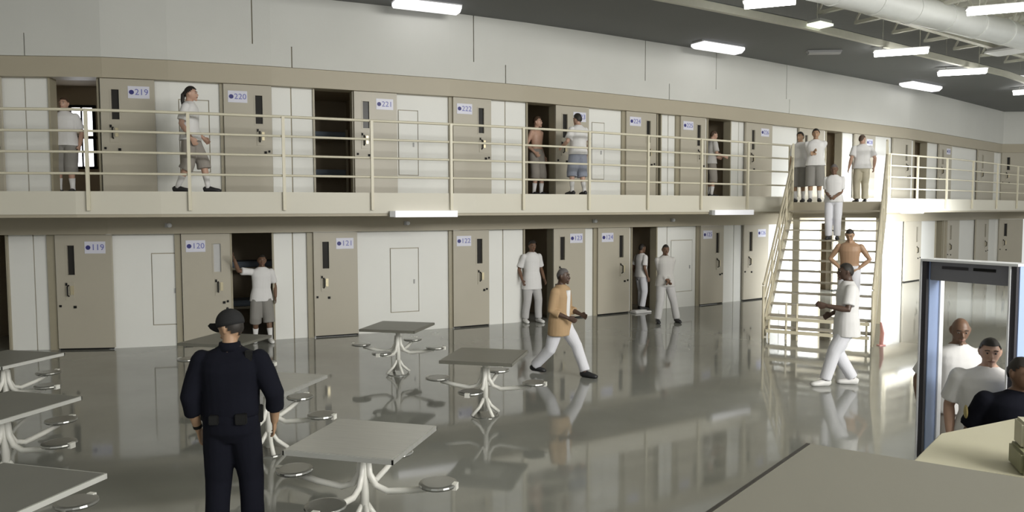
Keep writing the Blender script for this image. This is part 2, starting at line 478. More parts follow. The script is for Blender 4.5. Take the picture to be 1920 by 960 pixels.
DOORN = [0]
def plane_frame(s, off, z):
    return Matrix.Translation(wp(s, off, z)) @ Matrix.Rotation(yaw(s), 4, 'Z')
def door(tier, a, b, num, win, frame=0, pale=False, lab=''):
    """steel sliding cell door between picture columns a..b; win: 'L'/'R' side of the slit window; frame: column where the jamb strip starts"""
    DOORN[0] += 1
    z0, z1 = TIERS[tier]; zr = (z0+z1)/2
    sa, sb = s_at(a, 0.1, zr), s_at(b, 0.1, zr)
    W = sb-sa; sm = (sa+sb)/2
    root = empty('door_%d' % DOORN[0])
    root.matrix_basis = plane_frame(sm, 0.0, z0)
    H = z1-z0
    ww, w0, w1 = 0.13, H-0.74, H-0.20
    sg = -1 if win == 'L' else 1
    wx = sg*(W/2-0.27*W)
    y0, y1 = -0.105, -0.05      # door leaf stands in front of the wall face
    yc, yt = (y0+y1)/2, y1-y0
    m_ = MB()
    def bx(m, x0, x1, z_0, z_1, ya=y0, yb=y1):
        m.box(((x0+x1)/2, (ya+yb)/2, (z_0+z_1)/2), (abs(x1-x0), abs(yb-ya), abs(z_1-z_0)))
    lo = 0.035
    bx(m_, -W/2, wx-ww/2, lo, H-.005); bx(m_, wx+ww/2, W/2, lo, H-.005); bx(m_, wx-ww/2, wx+ww/2, lo, w0); bx(m_, wx-ww/2, wx+ww/2, w1, H-.005)
    local(m_, 'door_panel', 'door', root)
    m_ = MB(); bx(m_, wx-ww/2, wx+ww/2, w0, w1, y1-0.02, y1-0.008)
    gl = local(m_, 'window_pane', 'glass_pale' if pale else 'glass', root)
    m_ = MB()
    for q in ((wx-ww/2-.022, wx-ww/2, w0-.022, w1+.022), (wx+ww/2, wx+ww/2+.022, w0-.022, w1+.022), (wx-ww/2, wx+ww/2, w0-.022, w0), (wx-ww/2, wx+ww/2, w1, w1+.022)):
        bx(m_, *q, y0-0.008, y0)
    local(m_, 'window_frame', 'door', root)
    # food slot / pull and lock keeper under the window
    hx = sg*(W/2-0.24*W)
    m_ = MB(); bx(m_, hx-.075, hx+.075, 0.93, 1.26, y0-.012, y0)
    pl = local(m_, 'pull_plate', 'door', root)
    m_ = MB(); m_.tube([(hx-.02, y0-.01, 1.2), (hx-.02, y0-.06, 1.18), (hx-.02, y0-.06, 1.02), (hx-.02, y0-.01, 1.0)], 0.013)
    m_.box((hx-.06*sg*-1 if False else hx-.055, y0-.015, 1.22), (.03, .02, .05))
    local(m_, 'pull_handle', 'black', root)
    m_ = MB(); m_.box((hx+.04, y0-.02, 1.11), (.05, .03, .16)); local(m_, 'lock_keeper', 'brass', root)
    m_ = MB(); m_.box((hx+.08, y0-.01, 0.80), (.045, .02, .045)); m_.box((sg*(W/2-.06), y0-.01, 0.82), (.035, .02, .04)); local(m_, 'lock_stud', 'black', root)
    # number plate
    px = -sg*(W/2-0.29*W)
    if num:
        pw = min(0.36, 0.40*W)
        m_ = MB(); bx(m_, px-pw/2, px+pw/2, H-.35, H-.13, y0-.008, y0)
        sp = local(m_, 'number_plate', 'plate', root)
        m_ = MB(); m_.loft([(px-pw*.33, y0-.008, H-.24), (px-pw*.33, y0-.012, H-.24)], [(.042, .042)]*2, n=14)
        local(m_, 'emblem', 'navyink', root).parent = sp
        sp.parent = root
        me = text_mesh(num, 0.155*pw/0.36)
        t = link('door_number', me, 'blueink')
        t.parent = sp
        t.matrix_basis = Matrix.Translation((px+pw*.14, y0-.010, H-.24)) @ Matrix.Rotation(PI/2, 4, 'X')
    m_ = MB(); bx(m_, -W/2+.02, W/2-.02, 0.005, lo, y0+.015, y1-.01); local(m_, 'bottom_guide', 'black', root)
    struct(root, lab)
    # jamb strip beside the door belongs to the wall
    if frame:
        f0, f1 = s_at(frame[0], 0.05, zr), s_at(frame[1], 0.05, zr)
        m_ = MB(); strip(m_, f0, f1, -0.1, 0.05, z0, z1)
        j = m_.build('door_jamb', 'frame'); j.parent = root; j.matrix_parent_inverse = root.matrix_basis.inverted()
    return root

CELLN = [0]
def cell(tier, a, b, lab, side=0.35, depth=2.6, left=0.0):
    """dark cell room behind an open doorway"""
    CELLN[0] += 1
    z0, z1 = TIERS[tier]; zr = (z0+z1)/2
    sa, sb = s_at(a, 0, zr), s_at(b, 0, zr)
    sm = (sa+sb)/2; W = sb-sa
    o = empty('wall_cell_%d' % CELLN[0]); o.matrix_basis = plane_frame(sm, 0, z0)
    wl, wr = -W/2-side-left, W/2+side; H = z1-z0+0.15
    m_ = MB()
    def bx(x0, x1, ya, yb, a_, b_): m_.box(((x0+x1)/2, (ya+yb)/2, (a_+b_)/2), (x1-x0, yb-ya, b_-a_))
    bx(wl-.06, wl, .2, depth, 0, H); bx(wr, wr+.06, .2, depth, 0, H); bx(wl, wr, depth, depth+.06, 0, H)
    bx(wl, wr, .2, depth, H, H+.05)
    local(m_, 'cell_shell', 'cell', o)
    m_ = MB()
    for x in (-W/2-.005, W/2+.005-.03): m_.box((x+.015, .08, (z1-z0)/2), (.035, .24, z1-z0))
    local(m_, 'door_frame', 'frame', o)
    if tier == 'upper':
        m_ = MB(); m_.box((-left/2, depth/2+.1, -.03), (W+2*side+left, depth-.2, .05)); local(m_, 'cell_floor', 'cell', o)
    struct(o, lab)
    return o, W, depth, wl, wr

# lower tier ------------------------------------------------------------
LW = [(20, 106, (66,), None, 'white wall strip with a joint left of the lower door 119'),
      (212, 345, (), (287, 338), 'wide white wall between lower doors 119 and 120, access panel partly covered'),
      (345, 433, (), None, 'wall behind the slid-open lower door 120'),
      (515, 589, (550,), None, 'white wall strip with a joint left of lower door 121'),
      (671, 850, (), (733, 784), 'wide white wall with a full access panel right of lower door 121'),
      (917, 980, (943,), None, 'white wall strip with a joint right of lower door 122'),
      (1036, 1121, (), None, 'white wall partly covered by slid-open lower door 123'),
      (1121, 1182, (), None, 'wall behind the lower door 124'),
      (1230, 1313, (1250,), (1258, 1297), 'white wall with an access panel right of the lower doorway 124'),
      (1356, 1394, (1375,), None, 'white wall strip between lower doors 125 and 126'),
      (1440, 1536, (), (1462, 1484), 'white wall seen behind the left of the stairs'),
      (1560, 1696, (1640,), None, 'bright white wall beside and behind the right of the stairs'),
      (1725, 1752, (), None, 'white wall strip right of the first lower door past the stairs'),
      (1764, 1775, (), None, 'narrow tan pier right of the lower doorway past the stairs'),
      (1796, 1829, (), None, 'wide white wall near the far corner, lower tier'),
      (1851, 1874, (), None, 'white wall strip turning the far corner, lower tier')]
for a, b, j, ac, lab in LW: struct(white_wall('lower', a, b, j, ac)[0], lab)
door('lower', 107, 213, '119', 'L', (91, 106), lab='closed tan cell door 119 at the left of the lower tier')
door('lower', 342, 433, '120', 'R', (330, 341), True, lab='tan cell door 120 slid open beside the man with raised arm')
door('lower', 589, 671, '121', 'L', (577, 588), lab='closed tan cell door 121 left of the wide white wall, lower tier')
door('lower', 850, 917, '122', 'R', (842, 849), lab='closed tan cell door 122 right of the wide white wall, lower tier')
door('lower', 1038, 1097, '123', 'L', 0, lab='tan cell door 123 slid open behind the tan shirt man')
door('lower', 1121, 1180, '124', 'R', (1113, 1120), lab='tan cell door 124 slid open left of the man in profile')
door('lower', 1313, 1356, '125', 'R', (1306, 1312), lab='closed tan cell door 125 on the lower tier')
door('lower', 1394, 1440, '126', 'L', 0, lab='closed tan cell door 126 left of the stairs, lower tier')
door('lower', 1562, 1600, '', 'L', 0, lab='tan cell door seen through the stair treads')
door('lower', 1696, 1726, '', 'R', 0, lab='tan cell door just right of the stairs, lower tier')
door('lower', 1775, 1797, '', 'L', (1768, 1774), lab='narrow looking tan cell door right of the lower doorway past the stairs')
door('lower', 1829, 1852, '', 'R', 0, lab='last tan cell door before the far corner, lower tier')
door('lower', 1874, 1918, '', 'L', 0, lab='tan cell door past the far corner, lower tier')
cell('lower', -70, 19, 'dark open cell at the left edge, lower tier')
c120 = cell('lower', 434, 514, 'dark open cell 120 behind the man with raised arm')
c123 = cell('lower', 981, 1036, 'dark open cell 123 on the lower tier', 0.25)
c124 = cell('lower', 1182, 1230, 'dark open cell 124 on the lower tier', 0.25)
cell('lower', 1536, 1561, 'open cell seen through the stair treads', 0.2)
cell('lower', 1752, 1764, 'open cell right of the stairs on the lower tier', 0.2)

# upper tier ------------------------------------------------------------
UW = [(5, 95, (50,), None, 'white wall strip with a joint at the left of the upper tier'),
      (190, 292, (), None, 'wall behind the slid-open upper door 219'),
      (292, 421, (), (338, 392), 'wide white wall behind the ponytailed man, upper tier'),
      (511, 587, (547,), None, 'white wall strip with a joint right of upper door 220'),
      (664, 745, (), None, 'wall behind the slid-open upper door 221'),
      (745, 850, (), (748, 783), 'wide white wall right of upper door 221'),
      (921, 985, (947,), None, 'white wall strip with a joint right of upper door 222'),
      (1041, 1105, (), None, 'wall behind the slid-open upper door 223'),
      (1105, 1174, (), (1110, 1132), 'wide white wall left of upper door 224'),
      (1238, 1276, (1252,), None, 'white wall strip between upper doors 224 and 225'),
      (1276, 1324, (), None, 'wall behind the slid-open upper door 225'),
      (1369, 1398, (1384,), None, 'white wall strip left of upper door 226'),
      (1447, 1546, (), None, 'white wall behind the two men at the stair head'),
      (1576, 1602, (), None, 'white wall strip left of the man turned away at the stair head'),
      (1640, 1674, (), None, 'white wall right of the man turned away at the stair head'),
      (1706, 1711, (), None, 'narrow tan pier beside the upper doorway past the stairs'),
      (1735, 1760, (), None, 'white wall strip right of the upper doorway past the stairs'),
      (1783, 1833, (), None, 'wide white wall near the far corner, upper tier'),
      (1862, 1879, (), None, 'white wall strip turning the far corner, upper tier')]
for a, b, j, ac, lab in UW: struct(white_wall('upper', a, b, j, ac)[0], lab)
door('upper', -90, 5, '', 'R', 0, lab='tan cell door cut by the left edge, upper tier')
door('upper', 190, 292, '219', 'L', 0, lab='tan cell door 219 slid open at the left, upper tier')
door('upper', 421, 511, '220', 'R', (414, 420), lab='closed tan cell door 220 right of the ponytailed man')
door('upper', 665, 745, '221', 'L', 0, lab='tan cell door 221 slid open right of the empty dark doorway')
door('upper', 850, 921, '222', 'R', (842, 849), lab='closed tan cell door 222 on the upper tier')
door('upper', 1042, 1104, '223', 'L', 0, lab='tan cell door 223 slid open behind the man in blue grey shorts')
door('upper', 1174, 1230, '224', 'R', (1166, 1173), lab='tan cell door 224 left slightly ajar, upper tier')
door('upper', 1276, 1322, '225', 'R', (1267, 1275), lab='tan cell door 225 slid open left of the leaning man')
door('upper', 1398, 1447, '226', 'L', 0, lab='closed tan cell door 226 left of the stair head, upper tier')
door('upper', 1498, 1544, '', 'L', 0, lab='tan cell door behind the two men at the stair head')
door('upper', 1602, 1640, '228', 'L', 0, lab='tan cell door behind the man turned away at the stair head')
door('upper', 1674, 1706, '', 'R', 0, lab='tan cell door just right of the stair head, upper tier')
door('upper', 1760, 1783, '230', 'L', 0, lab='narrow looking tan cell door right of the stairs, upper tier')
door('upper', 1833, 1862, '', 'L', 0, lab='last tan cell door before the far corner, upper tier')
door('upper', 1879, 1925, '', 'L', 0, lab='tan cell door past the far corner, upper tier')
c219 = cell('upper', 96, 189, 'dark open cell 219 with a bright window, upper tier', .35, 1.9, 1.1)
c221 = cell('upper', 588, 663, 'dark empty open cell 221, upper tier')
c223 = cell('upper', 986, 1040, 'dark open cell 223 with a shirtless man, upper tier', 0.25)
cell('upper', 1230, 1238, 'dark gap of cell 224, upper tier', 0.15)
cell('upper', 1324, 1368, 'dark open cell 225 with a leaning man, upper tier', 0.2)
cell('upper', 1546, 1576, 'open cell behind the stair head, upper tier', 0.2)
cell('upper', 1711, 1735, 'open cell right of the stairs, upper tier', 0.2)

# bright window at the back of cell 219 and its ceiling lamp
o, W, D, wl, wr = c219
def cellpart(c, name, m, mb): return local(mb, name, m, c[0])
wn = empty('window_1'); wn.matrix_basis = c219[0].matrix_basis.copy()
Mi = c219[0].matrix_basis.inverted()
def ray_local(px, py, yl):
    A = Mi @ Vector((0, 0, CAM_H)); B = Mi @ (Vector((0, 0, CAM_H))+ray(px, py))
    return A.lerp(B, (yl-A.y)/(B.y-A.y))
x0 = ray_local(158, 250, D).x
zw = ray_local(158, 312, D).z-.42
for dx, za, zb in ((-.17, 1.14, 1.62), (.05, 1.05, 1.62), (-.16, .42, .98), (.06, .42, .98)):
    m_ = MB(); m_.box((x0+dx+.02, D-.01, (za+zb)/2+zw), (.2, .012, zb-za)); local(m_, 'window_pane', 'daypane', wn)
m_ = MB()
for (cx, cz, sx, sz) in ((x0, .39, .5, .05), (x0, 1.65, .5, .05), (x0, 1.01, .5, .06), (x0-.25, 1.02, .05, 1.3), (x0+.21, 1.02, .05, 1.3), (x0-.03, 1.02, .03, 1.3)):
    m_.box((cx, D-.02, cz+zw), (sx, .04, sz))
local(m_, 'window_frame', 'black', wn)
struct(wn, 'barred bright window at the back of upper cell 219')
lp = empty('cell_ceiling_light'); lp.matrix_basis = c219[0].matrix_basis.copy()
ql = ray_local(151, 146, 1.0)
m_ = MB(); m_.box((ql.x, 1.0, ql.z), (.5, .22, .05)); local(m_, 'light_lens', 'lens', lp)
m_ = MB(); m_.box((ql.x, 1.0, ql.z+.04), (.56, .28, .03)); local(m_, 'light_housing', 'housing', lp)
tag(lp, 'small lit ceiling light inside upper cell 219', 'lamp')

def bunk(c, label, x, upper=True):
    o, W, D, wl, wr = c
    b = empty('bunk_bed'); b.matrix_basis = o.matrix_basis.copy()
    for zz in ([.45, 1.3] if upper else [.45]):
        m_ = MB(); m_.box((x, D-.45, zz), (1.3, .72, .05)); local(m_, 'bed_frame', 'frame', b)
        m_ = MB(); m_.box((x, D-.45, zz+.09), (1.25, .66, .12)); local(m_, 'mattress', 'blanket', b, bevel=.03)
    for sx in (-.6, .6):
        m_ = MB(); m_.box((x+sx, D-.8, .75), (.05, .05, 1.5)); local(m_, 'bed_post', 'frame', b)
    tag(b, label, 'bed')
bunk(c221, 'dark bunk bed with blue grey blanket inside empty upper cell 221', 0)
bunk(c120, 'bunk bed deep inside the lower cell 120', 0)

# ------------------------------------------------------------------ walkway railings
def railing(px_posts, s0, s1, label):
    root = empty('guard_railing', wp((s0+s1)/2, WALK, ZU))
    for p in px_posts:
        s = edge_s(p, 3.3)
        m_ = MB(); m_.box(wp(s, WALK+.035, (2.56+4.2)/2), (.05, .05, 4.2-2.56), yaw(s)); m_.build('rail_post', 'rail', root)
    for z in (4.2, 3.86, 3.52, 3.17):
        pts = [wp(k, WALK+.005, z) for k in knots(s0, s1)]
        MB().tube(pts, .021 if z < 4 else .025, n=8).build('rail_bar', 'rail', root, smooth=True)
    tag(root, label, 'railing')
sL1 = edge_s(1487, 3.3); sR0 = edge_s(1662, 3.3)
railing([-25, 165, 355, 532, 697, 845, 980, 1103, 1213, 1313, 1400, 1478], 0.3, sL1, 'long cream pipe railing along the upper walkway left of the stairs')
railing([1666, 1718, 1773, 1822, 1868, 1906], sR0, S_END-0.1, 'shorter cream pipe railing along the upper walkway right of the stairs')

# ------------------------------------------------------------------ staircase and landing
ZL = 2.72
TL = at_depth(1487, 300, 17.4); TL.z = 0
Dv = Vector((.50, .866, 0)); Wv = Vector((.866, -.50, 0))
SW = 1.95
BL = at_z(1432, 633, 0)
Dv = (TL-BL).normalized(); Wv = Vector((Dv.y, -Dv.x, 0))
RUN = (TL-BL).length
NT = 13
def sp(u, v, z): return BL+Wv*u+Dv*v+Vector((0, 0, z))
st = empty('metal_staircase', sp(SW/2, 0, 0))
slope = ZL/RUN
for u in (0, SW):
    m_ = MB(); m_.bar(sp(u, .0, .12), sp(u, RUN, ZL-.08), .05, .26); m_.build('stringer', 'stairpaint', st)
rz = math.atan2(Wv.y, Wv.x)
tm = MB().box((0, 0, 0), (SW-.05, .25, .03)).add([], []).mesh('tread')
for i in range(NT-1):
    z = ZL*(i+1)/NT; v = RUN*(i+.6)/NT
    t = link('tread', tm, 'tread', None); t.parent = st
    t.matrix_parent_inverse = st.matrix_basis.inverted()
    t.matrix_basis = Matrix.Translation(sp(SW/2, v, z)) @ Matrix.Rotation(rz, 4, 'Z')
for u in (0, SW):
    for h, r in ((1.02, .024), (.76, .019), (.50, .019), (.25, .019)):
        pts = [sp(u, -.12, h+.06), sp(u, 0, h+.1), sp(u, RUN, ZL+h)]
        MB().tube(pts, r).build('hand_rail' if h > 1 else 'side_rail', 'stairpaint', st, smooth=True)
    for v in (-.1, RUN*.25, RUN*.5, RUN*.75, RUN):
        zz = max(0, v)*slope
        m_ = MB(); m_.tube([sp(u, v, 0 if v < 0 else zz-.05), sp(u, v, zz+1.04)], .026); m_.build('stair_post', 'stairpaint', st, smooth=True)
tag(st, 'cream open-tread metal staircase rising to the upper walkway', 'stairs')
# short guard under the flight
ug = empty('stair_guard', sp(SW/2, .35, 0))
for z in (.1, .36):
    m_ = MB(); m_.bar(sp(.05, -.16+.1, z+.05), sp(SW-.05, -.06, z+.05), .05, .06); m_.build('guard_bar', 'stairpaint', ug)
for u in (.1, .42, .62, SW-.1):
    m_ = MB(); m_.bar(sp(u, -.02, 0), sp(u, -.02, .72 if u in (.42, .62) else .45), .03, .03, up=(1, 0, 0)); m_.build('guard_post', 'stairpaint', ug)
tag(ug, 'low cream pipe guard across the foot of the stairs', 'railing')

LD = empty('stair_landing', sp(SW/2, RUN+1, ZL))
LQ, RQ = wp(edge_s(1484, 3.3), WALK, 0), wp(edge_s(1664, 3.3), WALK, 0)
LP, RP = sp(0, RUN, 0), sp(SW, RUN, 0)
up_ = lambda p, z: Vector((p.x, p.y, z))
m_ = MB(); m_.prism([p[:2] for p in (LP, RP, RQ, LQ)], ZL-.36, ZL); m_.build('landing_slab', 'tan', LD)
for u, vv in ((.08, RUN+.15), (SW-.12, RUN+.15), (.95, RUN+1.2)):
    m_ = MB(); m_.box(sp(u, vv, (ZL-.36)/2), (.14, .14, ZL-.36), rz); m_.build('landing_column', 'stairpaint', LD)
for p, q in ((LP, LQ), (RP, RQ)):
    for h in (1.34, 1.02, .70, .36):
        MB().tube([up_(p, ZL+h), up_(q, ZL+h)], .02).build('landing_rail', 'rail', LD, smooth=True)
    for k in range(4):
        c_ = p.lerp(q, .01+.95*k/3)
        m_ = MB(); m_.box(up_(c_, ZL+.62), (.05, .05, 1.45), rz); m_.build('landing_post', 'rail', LD)
tag(LD, 'tan landing bridge between the stair top and the walkway', 'landing')

# ------------------------------------------------------------------ lights
def fixture(name, a, b, lens, label, group=None, w=.26, h=.11, taper=True, hang=0.0, top=None):
    a, b = Vector(a), Vector(b)
    c = (a+b)/2; d = b-a; L = Vector((d.x, d.y)).length
    o = empty(name, c, math.atan2(d.y, d.x))
    m_ = MB()
    x = L/2; y = w/2
    pr = [(-y*.55, -h), (y*.55, -h), (y, -h*.45), (y, 0), (-y, 0), (-y, -h*.45)]
    vs = [(-x, p, q) for p, q in pr]+[(x, p, q) for p, q in pr]
    n = len(pr)
    m_.add(vs, [tuple(range(n)), tuple(range(2*n-1, n-1, -1))]+[(i, (i+1) % n, n+(i+1) % n, n+i) for i in range(n)])
    local(m_, 'light_lens', lens, o)
    m_ = MB(); m_.box((0, 0, .02), (L+.06, w*.8, .04)); local(m_, 'light_housing', 'housing', o)
    if hang:
        for sx in (-.35, .35):
            m_ = MB(); m_.tube([(sx*L, 0, .03), (sx*L, 0, hang)], .008, n=6); local(m_, 'hanger_rod', 'steel', o)
    tag(o, label, 'lamp', group)
    return o
zc = ZTOP-.045
g1 = 'shallow lights on the dark ceiling strip'
fixture('ceiling_light', at_z(740, 1, zc), at_z(859, 15, zc), 'lens_dim', 'white wraparound ceiling light cut by the top edge of the photo', g1, w=.42, h=.12)
fixture('ceiling_light', at_z(1308, 80, zc), at_z(1384, 92, zc), 'lens_dim', 'white wraparound ceiling light above upper door 226', g1, w=.45, h=.13)
fixture('ceiling_light', at_z(1699, 154, zc), at_z(1754, 164, zc), 'lens_dim', 'small looking wraparound light near the far corner', g1, w=.45, h=.14)
fixture('ceiling_light', at_z(1515, 98, zc), at_z(1575, 97, zc), 'housing', 'unlit grey strip light flush on the dark ceiling', g1, w=.2, h=.06)
g2 = 'lit pendant strip lights under the joists'
fixture('pendant_strip_light', at_z(1640, 98, 6.55), at_z(1740, 91, 6.55), 'lens', 'bright pendant strip light left of the pair right of the ceiling', g2, w=.26, hang=1.2)
fixture('pendant_strip_light', at_z(1760, 135, 6.55), at_z(1849, 130, 6.55), 'lens', 'bright pendant strip light nearest above the far corner', g2, w=.30, hang=1.2)
fixture('pendant_strip_light', at_z(1900, 172, 6.55), at_z(1975, 166, 6.55), 'lens', 'bright pendant strip light cut by the right edge', g2, w=.34, hang=1.2)
fixture('pendant_strip_light', at_z(1396, 5, 6.55), at_z(1492, -4, 6.55), 'lens', 'bright pendant strip light at the top edge of the photo', g2, w=.26, hang=1.2)
fixture('pendant_strip_light', at_z(1815, 18, 6.55), at_z(1960, 6, 6.55), 'lens', 'largest bright pendant strip light at top right corner', g2, w=.24, hang=1.2)
# square panel lamps
def square_lamp(px, py, z, side, m, label):
    p = at_z(px, py, z)
    o = empty('square_panel_light', p, .6)
    m_ = MB(); m_.box((0, 0, 0), (side, side, .05)); local(m_, 'light_lens', m, o)
    m_ = MB(); m_.box((0, 0, .06), (side*.9, side*.9, .08)); local(m_, 'light_housing', 'housing', o)
    m_ = MB(); m_.tube([(0, 0, .08), (0, 0, 7.8-z)], .012, n=6); local(m_, 'hanger_rod', 'steel', o)
    tag(o, label, 'lamp')
square_lamp(1532, 48, 6.75, .5, 'lamp_green', 'greenish white square panel light hanging over the dark ceiling edge')
square_lamp(1888, 97, 6.75, .78, 'lens_weak', 'pale square panel light under the duct at right')
# lights along the walkway edge
def edge_light(px, L, label):
    s = edge_s(px, 2.4)
    o = empty('walkway_edge_light', wp(s, WALK+.05, 2.485), yaw(s))
    m_ = MB(); m_.box((0, 0, 0), (L, .10, .12)); local(m_, 'light_lens', 'lens_edge', o)
    m_ = MB(); m_.box((-L/2-.05, 0.01, 0), (.10, .09, .11)); local(m_, 'end_cap', 'housing', o)
    m_ = MB(); m_.box((0, .07, 0.0), (L, .04, .09)); local(m_, 'light_housing', 'housing', o)
    tag(o, label, 'lamp')
edge_light(798, 1.22, 'white strip light on the walkway edge above lower door 121')
edge_light(1372, 1.35, 'white strip light on the walkway edge left of the stairs')
edge_light(1708, 1.2, 'white strip light on the walkway edge right of the stairs')
edge_light(1935, 1.2, 'white strip light on the walkway edge at the right border')
for px, lab in ((318, 'small white sensor on the track cover above lower door 120'), (765, 'small white sensor on the track cover over the wide white wall'),
                (1117, 'small white sensor on the track cover between lower doors 123 and 124'), (1263, 'small white sensor on the track cover left of lower door 125')):
    s = s_at(px, .2, 2.3)
    o = empty('wall_sensor', wp(s, .17, 2.29), yaw(s))
    m_ = MB(); m_.ball((0, -.03, 0), .045); local(m_, 'sensor_dome', 'det_white', o, smooth=True)
    m_ = MB(); m_.box((-.05, -.02, 0), (.06, .04, .08)); local(m_, 'sensor_base', 'housing', o)
    tag(o, lab, 'sensor')

# ------------------------------------------------------------------ roof joists and duct
def joist(a, b, label, z0=7.05, z1=7.7, n=14):
    a, b = Vector((a[0], a[1], 0)), Vector((b[0], b[1], 0))
    o = empty('roof_joist', (a+b)/2)
    up = Vector((0, 0, 1))
    for z in (z0, z1):
        m_ = MB(); m_.bar(a+up*z, b+up*z, .12, .07); m_.build('joist_chord', 'steel', o)
    m_ = MB()
    for i in range(n):
        p = a.lerp(b, i/n); q = a.lerp(b, (i+.5)/n); r = a.lerp(b, (i+1)/n)
        m_.bar(p+up*z0, q+up*z1, .04, .04); m_.bar(q+up*z1, r+up*z0, .04, .04)
    m_.build('joist_web', 'steel', o)
    tag(o, label, 'joist', 'open web roof joists')
for k, px in enumerate((1270, 1360, 1450, 1530, 1600, 1670, 1730, 1785, 1835, 1880)):
    s = s_at(px, 3.1, 7.0)
    p = wp(s, 3.15); n = (wp(s, 5)-wp(s, 4)).normalized()
    joist((p.x, p.y), (p.x+n.x*12, p.y+n.y*12), '%s open web steel roof joist from the left, above the pendant lights' % ('first', 'second', 'third', 'fourth', 'fifth', 'sixth', 'seventh', 'eighth', 'ninth', 'tenth')[k], n=18)
# long bridging members parallel to the wall
for off, z in ((4.1, 6.98), (7.4, 6.98)):
    o = empty('bridging_beam', wp(20, off, z))
    pts = [wp(k, off, z) for k in knots(s_at(1150, off, z), CORNER-1)]
    m_ = MB()
    for p, q in zip(pts, pts[1:]): m_.bar(p, q, .14, .16)
    m_.build('beam', 'steel', o)
    tag(o, 'pale steel beam crossing the joists ' + ('nearest the dark ceiling strip' if off < 6 else 'beyond the round duct'), 'beam')
du = empty('ventilation_duct', wp(18, 5.8, 7.0))
a, b = at_z(1480, -40, 6.85), at_z(1880, 60, 6.85)
ax = (b-a).normalized()
pts = [a+ax*((b-a).length*k/12) for k in range(13)]
MB().tube([a-ax*3, b+ax*4], .30, n=24).build('duct_tube', 'duct', du, smooth=True)
for p in pts[::2]:
    MB().tube([p-ax*.03, p+ax*.03], .315, n=24).build('duct_band', 'duct', du)
tag(du, 'wide pale round air duct crossing the ceiling at right', 'duct')

# ------------------------------------------------------------------ dayroom tables with attached stools
TS = 0.88; TZ = 0.76
def make_table(label, top='steeltop'):
    o = empty('dayroom_table')
    m_ = MB(); m_.box((0, 0, TZ-.02), (TS, TS, .04)); local(m_, 'table_top', top, o, bevel=.008)
    m_ = MB()
    for a in range(4):
        c, s = math.cos(a*PI/2), math.sin(a*PI/2)
        m_.box((c*TS/2, s*TS/2, TZ-.021), (.012, TS+.012, .036), a*PI/2)
    local(m_, 'edge_band', 'edgesteel' if top == 'greytop' else top, o)
    m_ = MB(); m_.box((0, 0, TZ-.055), (TS*.5, TS*.5, .03)); local(m_, 'top_bracket', 'whitetube', o)
    m_ = MB(); m_.loft([(0, 0, .06), (0, 0, TZ-.04)], [(.036, .036)]*2, n=12); local(m_, 'column', 'whitetube', o, smooth=True)
    for k in range(4):
        a = k*PI/2; c, s = math.cos(a), math.sin(a)
        R = lambda r, z: (r*c, r*s, z)
        m_ = MB(); m_.tube([R(.03, .60), R(.045, .47), R(.10, .38), R(.20, .345), R(.40, .37), R(.58, .405)], .026, n=8)
        local(m_, 'seat_arm', 'whitetube', o, smooth=True)
        m_ = MB(); m_.lathe(R(.62, .42), [(.115, 0), (.142, .008), (.15, .022), (.146, .034), (.12, .038)], n=20)
        seat = local(m_, 'seat', 'steelseat', o, smooth=False)
        m_ = MB(); m_.box(R(.62+.138, .437), (.035, .055, .05), a)
        e = local(m_, 'seat_clip', 'whitetube', o); e.parent = seat
        a2 = a+PI/4; c2, s2 = math.cos(a2), math.sin(a2)
        Q = lambda r, z: (r*c2, r*s2, z)
        m_ = MB(); m_.tube([Q(.02, .22), Q(.08, .12), Q(.19, .025)], .022, n=8); local(m_, 'foot', 'whitetube', o, smooth=True)
    m_ = MB(); m_.lathe((0, 0, 0), [(.17, 0), (.17, .008), (.16, .012)], n=24); local(m_, 'base_plate', 'steelseat', o)
    return o
TROT = -0.24
tabs = [((-1.173, 5.79), 'steeltop', 'square steel table with four stools nearest the camera, right of the officer'),
        ((-1.78, 11.53), 'darktop', 'dark topped square table with stools in front of the wide white wall'),
        ((-0.336, 9.14), 'darktop', 'dark topped square table left of the tan shirt man'),
        (None, 'steeltop', 'square table with stools just behind the officer at his right elbow'),
        (None, 'darktop', 'square table with stools mostly hidden behind the officer'),
        (None, 'greytop', 'square table at the left edge, farthest of the three there'),
        (None, 'greytop', 'square table at the left edge, middle one of the three there'),
        (None, 'greytop', 'square table at the left edge, nearest of the three there')]
# remaining places from the visible top corners / stools
def from_corner(px, py, cx, cy):
    p = at_z(px, py, TZ)
    R = Matrix.Rotation(TROT, 3, 'Z')
    return p - R @ Vector((cx*TS/2, cy*TS/2, 0))
P4 = from_corner(612, 702, 1, 1)
P5 = from_corner(333, 643, -1, -1)
P6 = from_corner(120, 661, 1, 1)
P7 = from_corner(152, 742, 1, 1)
P8 = from_corner(198, 886, 1, 1)
spots = [tabs[0][0], tabs[1][0], tabs[2][0]]+[(p.x, p.y) for p in (P4, P5, P6, P7, P8)]
protos = {'steeltop': make_table('', 'steeltop'), 'darktop': make_table('', 'darktop'), 'greytop': make_table('', 'greytop')}
used = set()
for (t, kind, lab), (x, y) in zip(tabs, spots):
    o = protos[kind] if kind not in used else copy_tree(protos[kind])
    used.add(kind)
    o.location = (x, y, 0); o.rotation_euler = (0, 0, TROT if y > 8 else TROT-.02)
    tag(o, lab, 'table', 'square dayroom tables with attached stools')

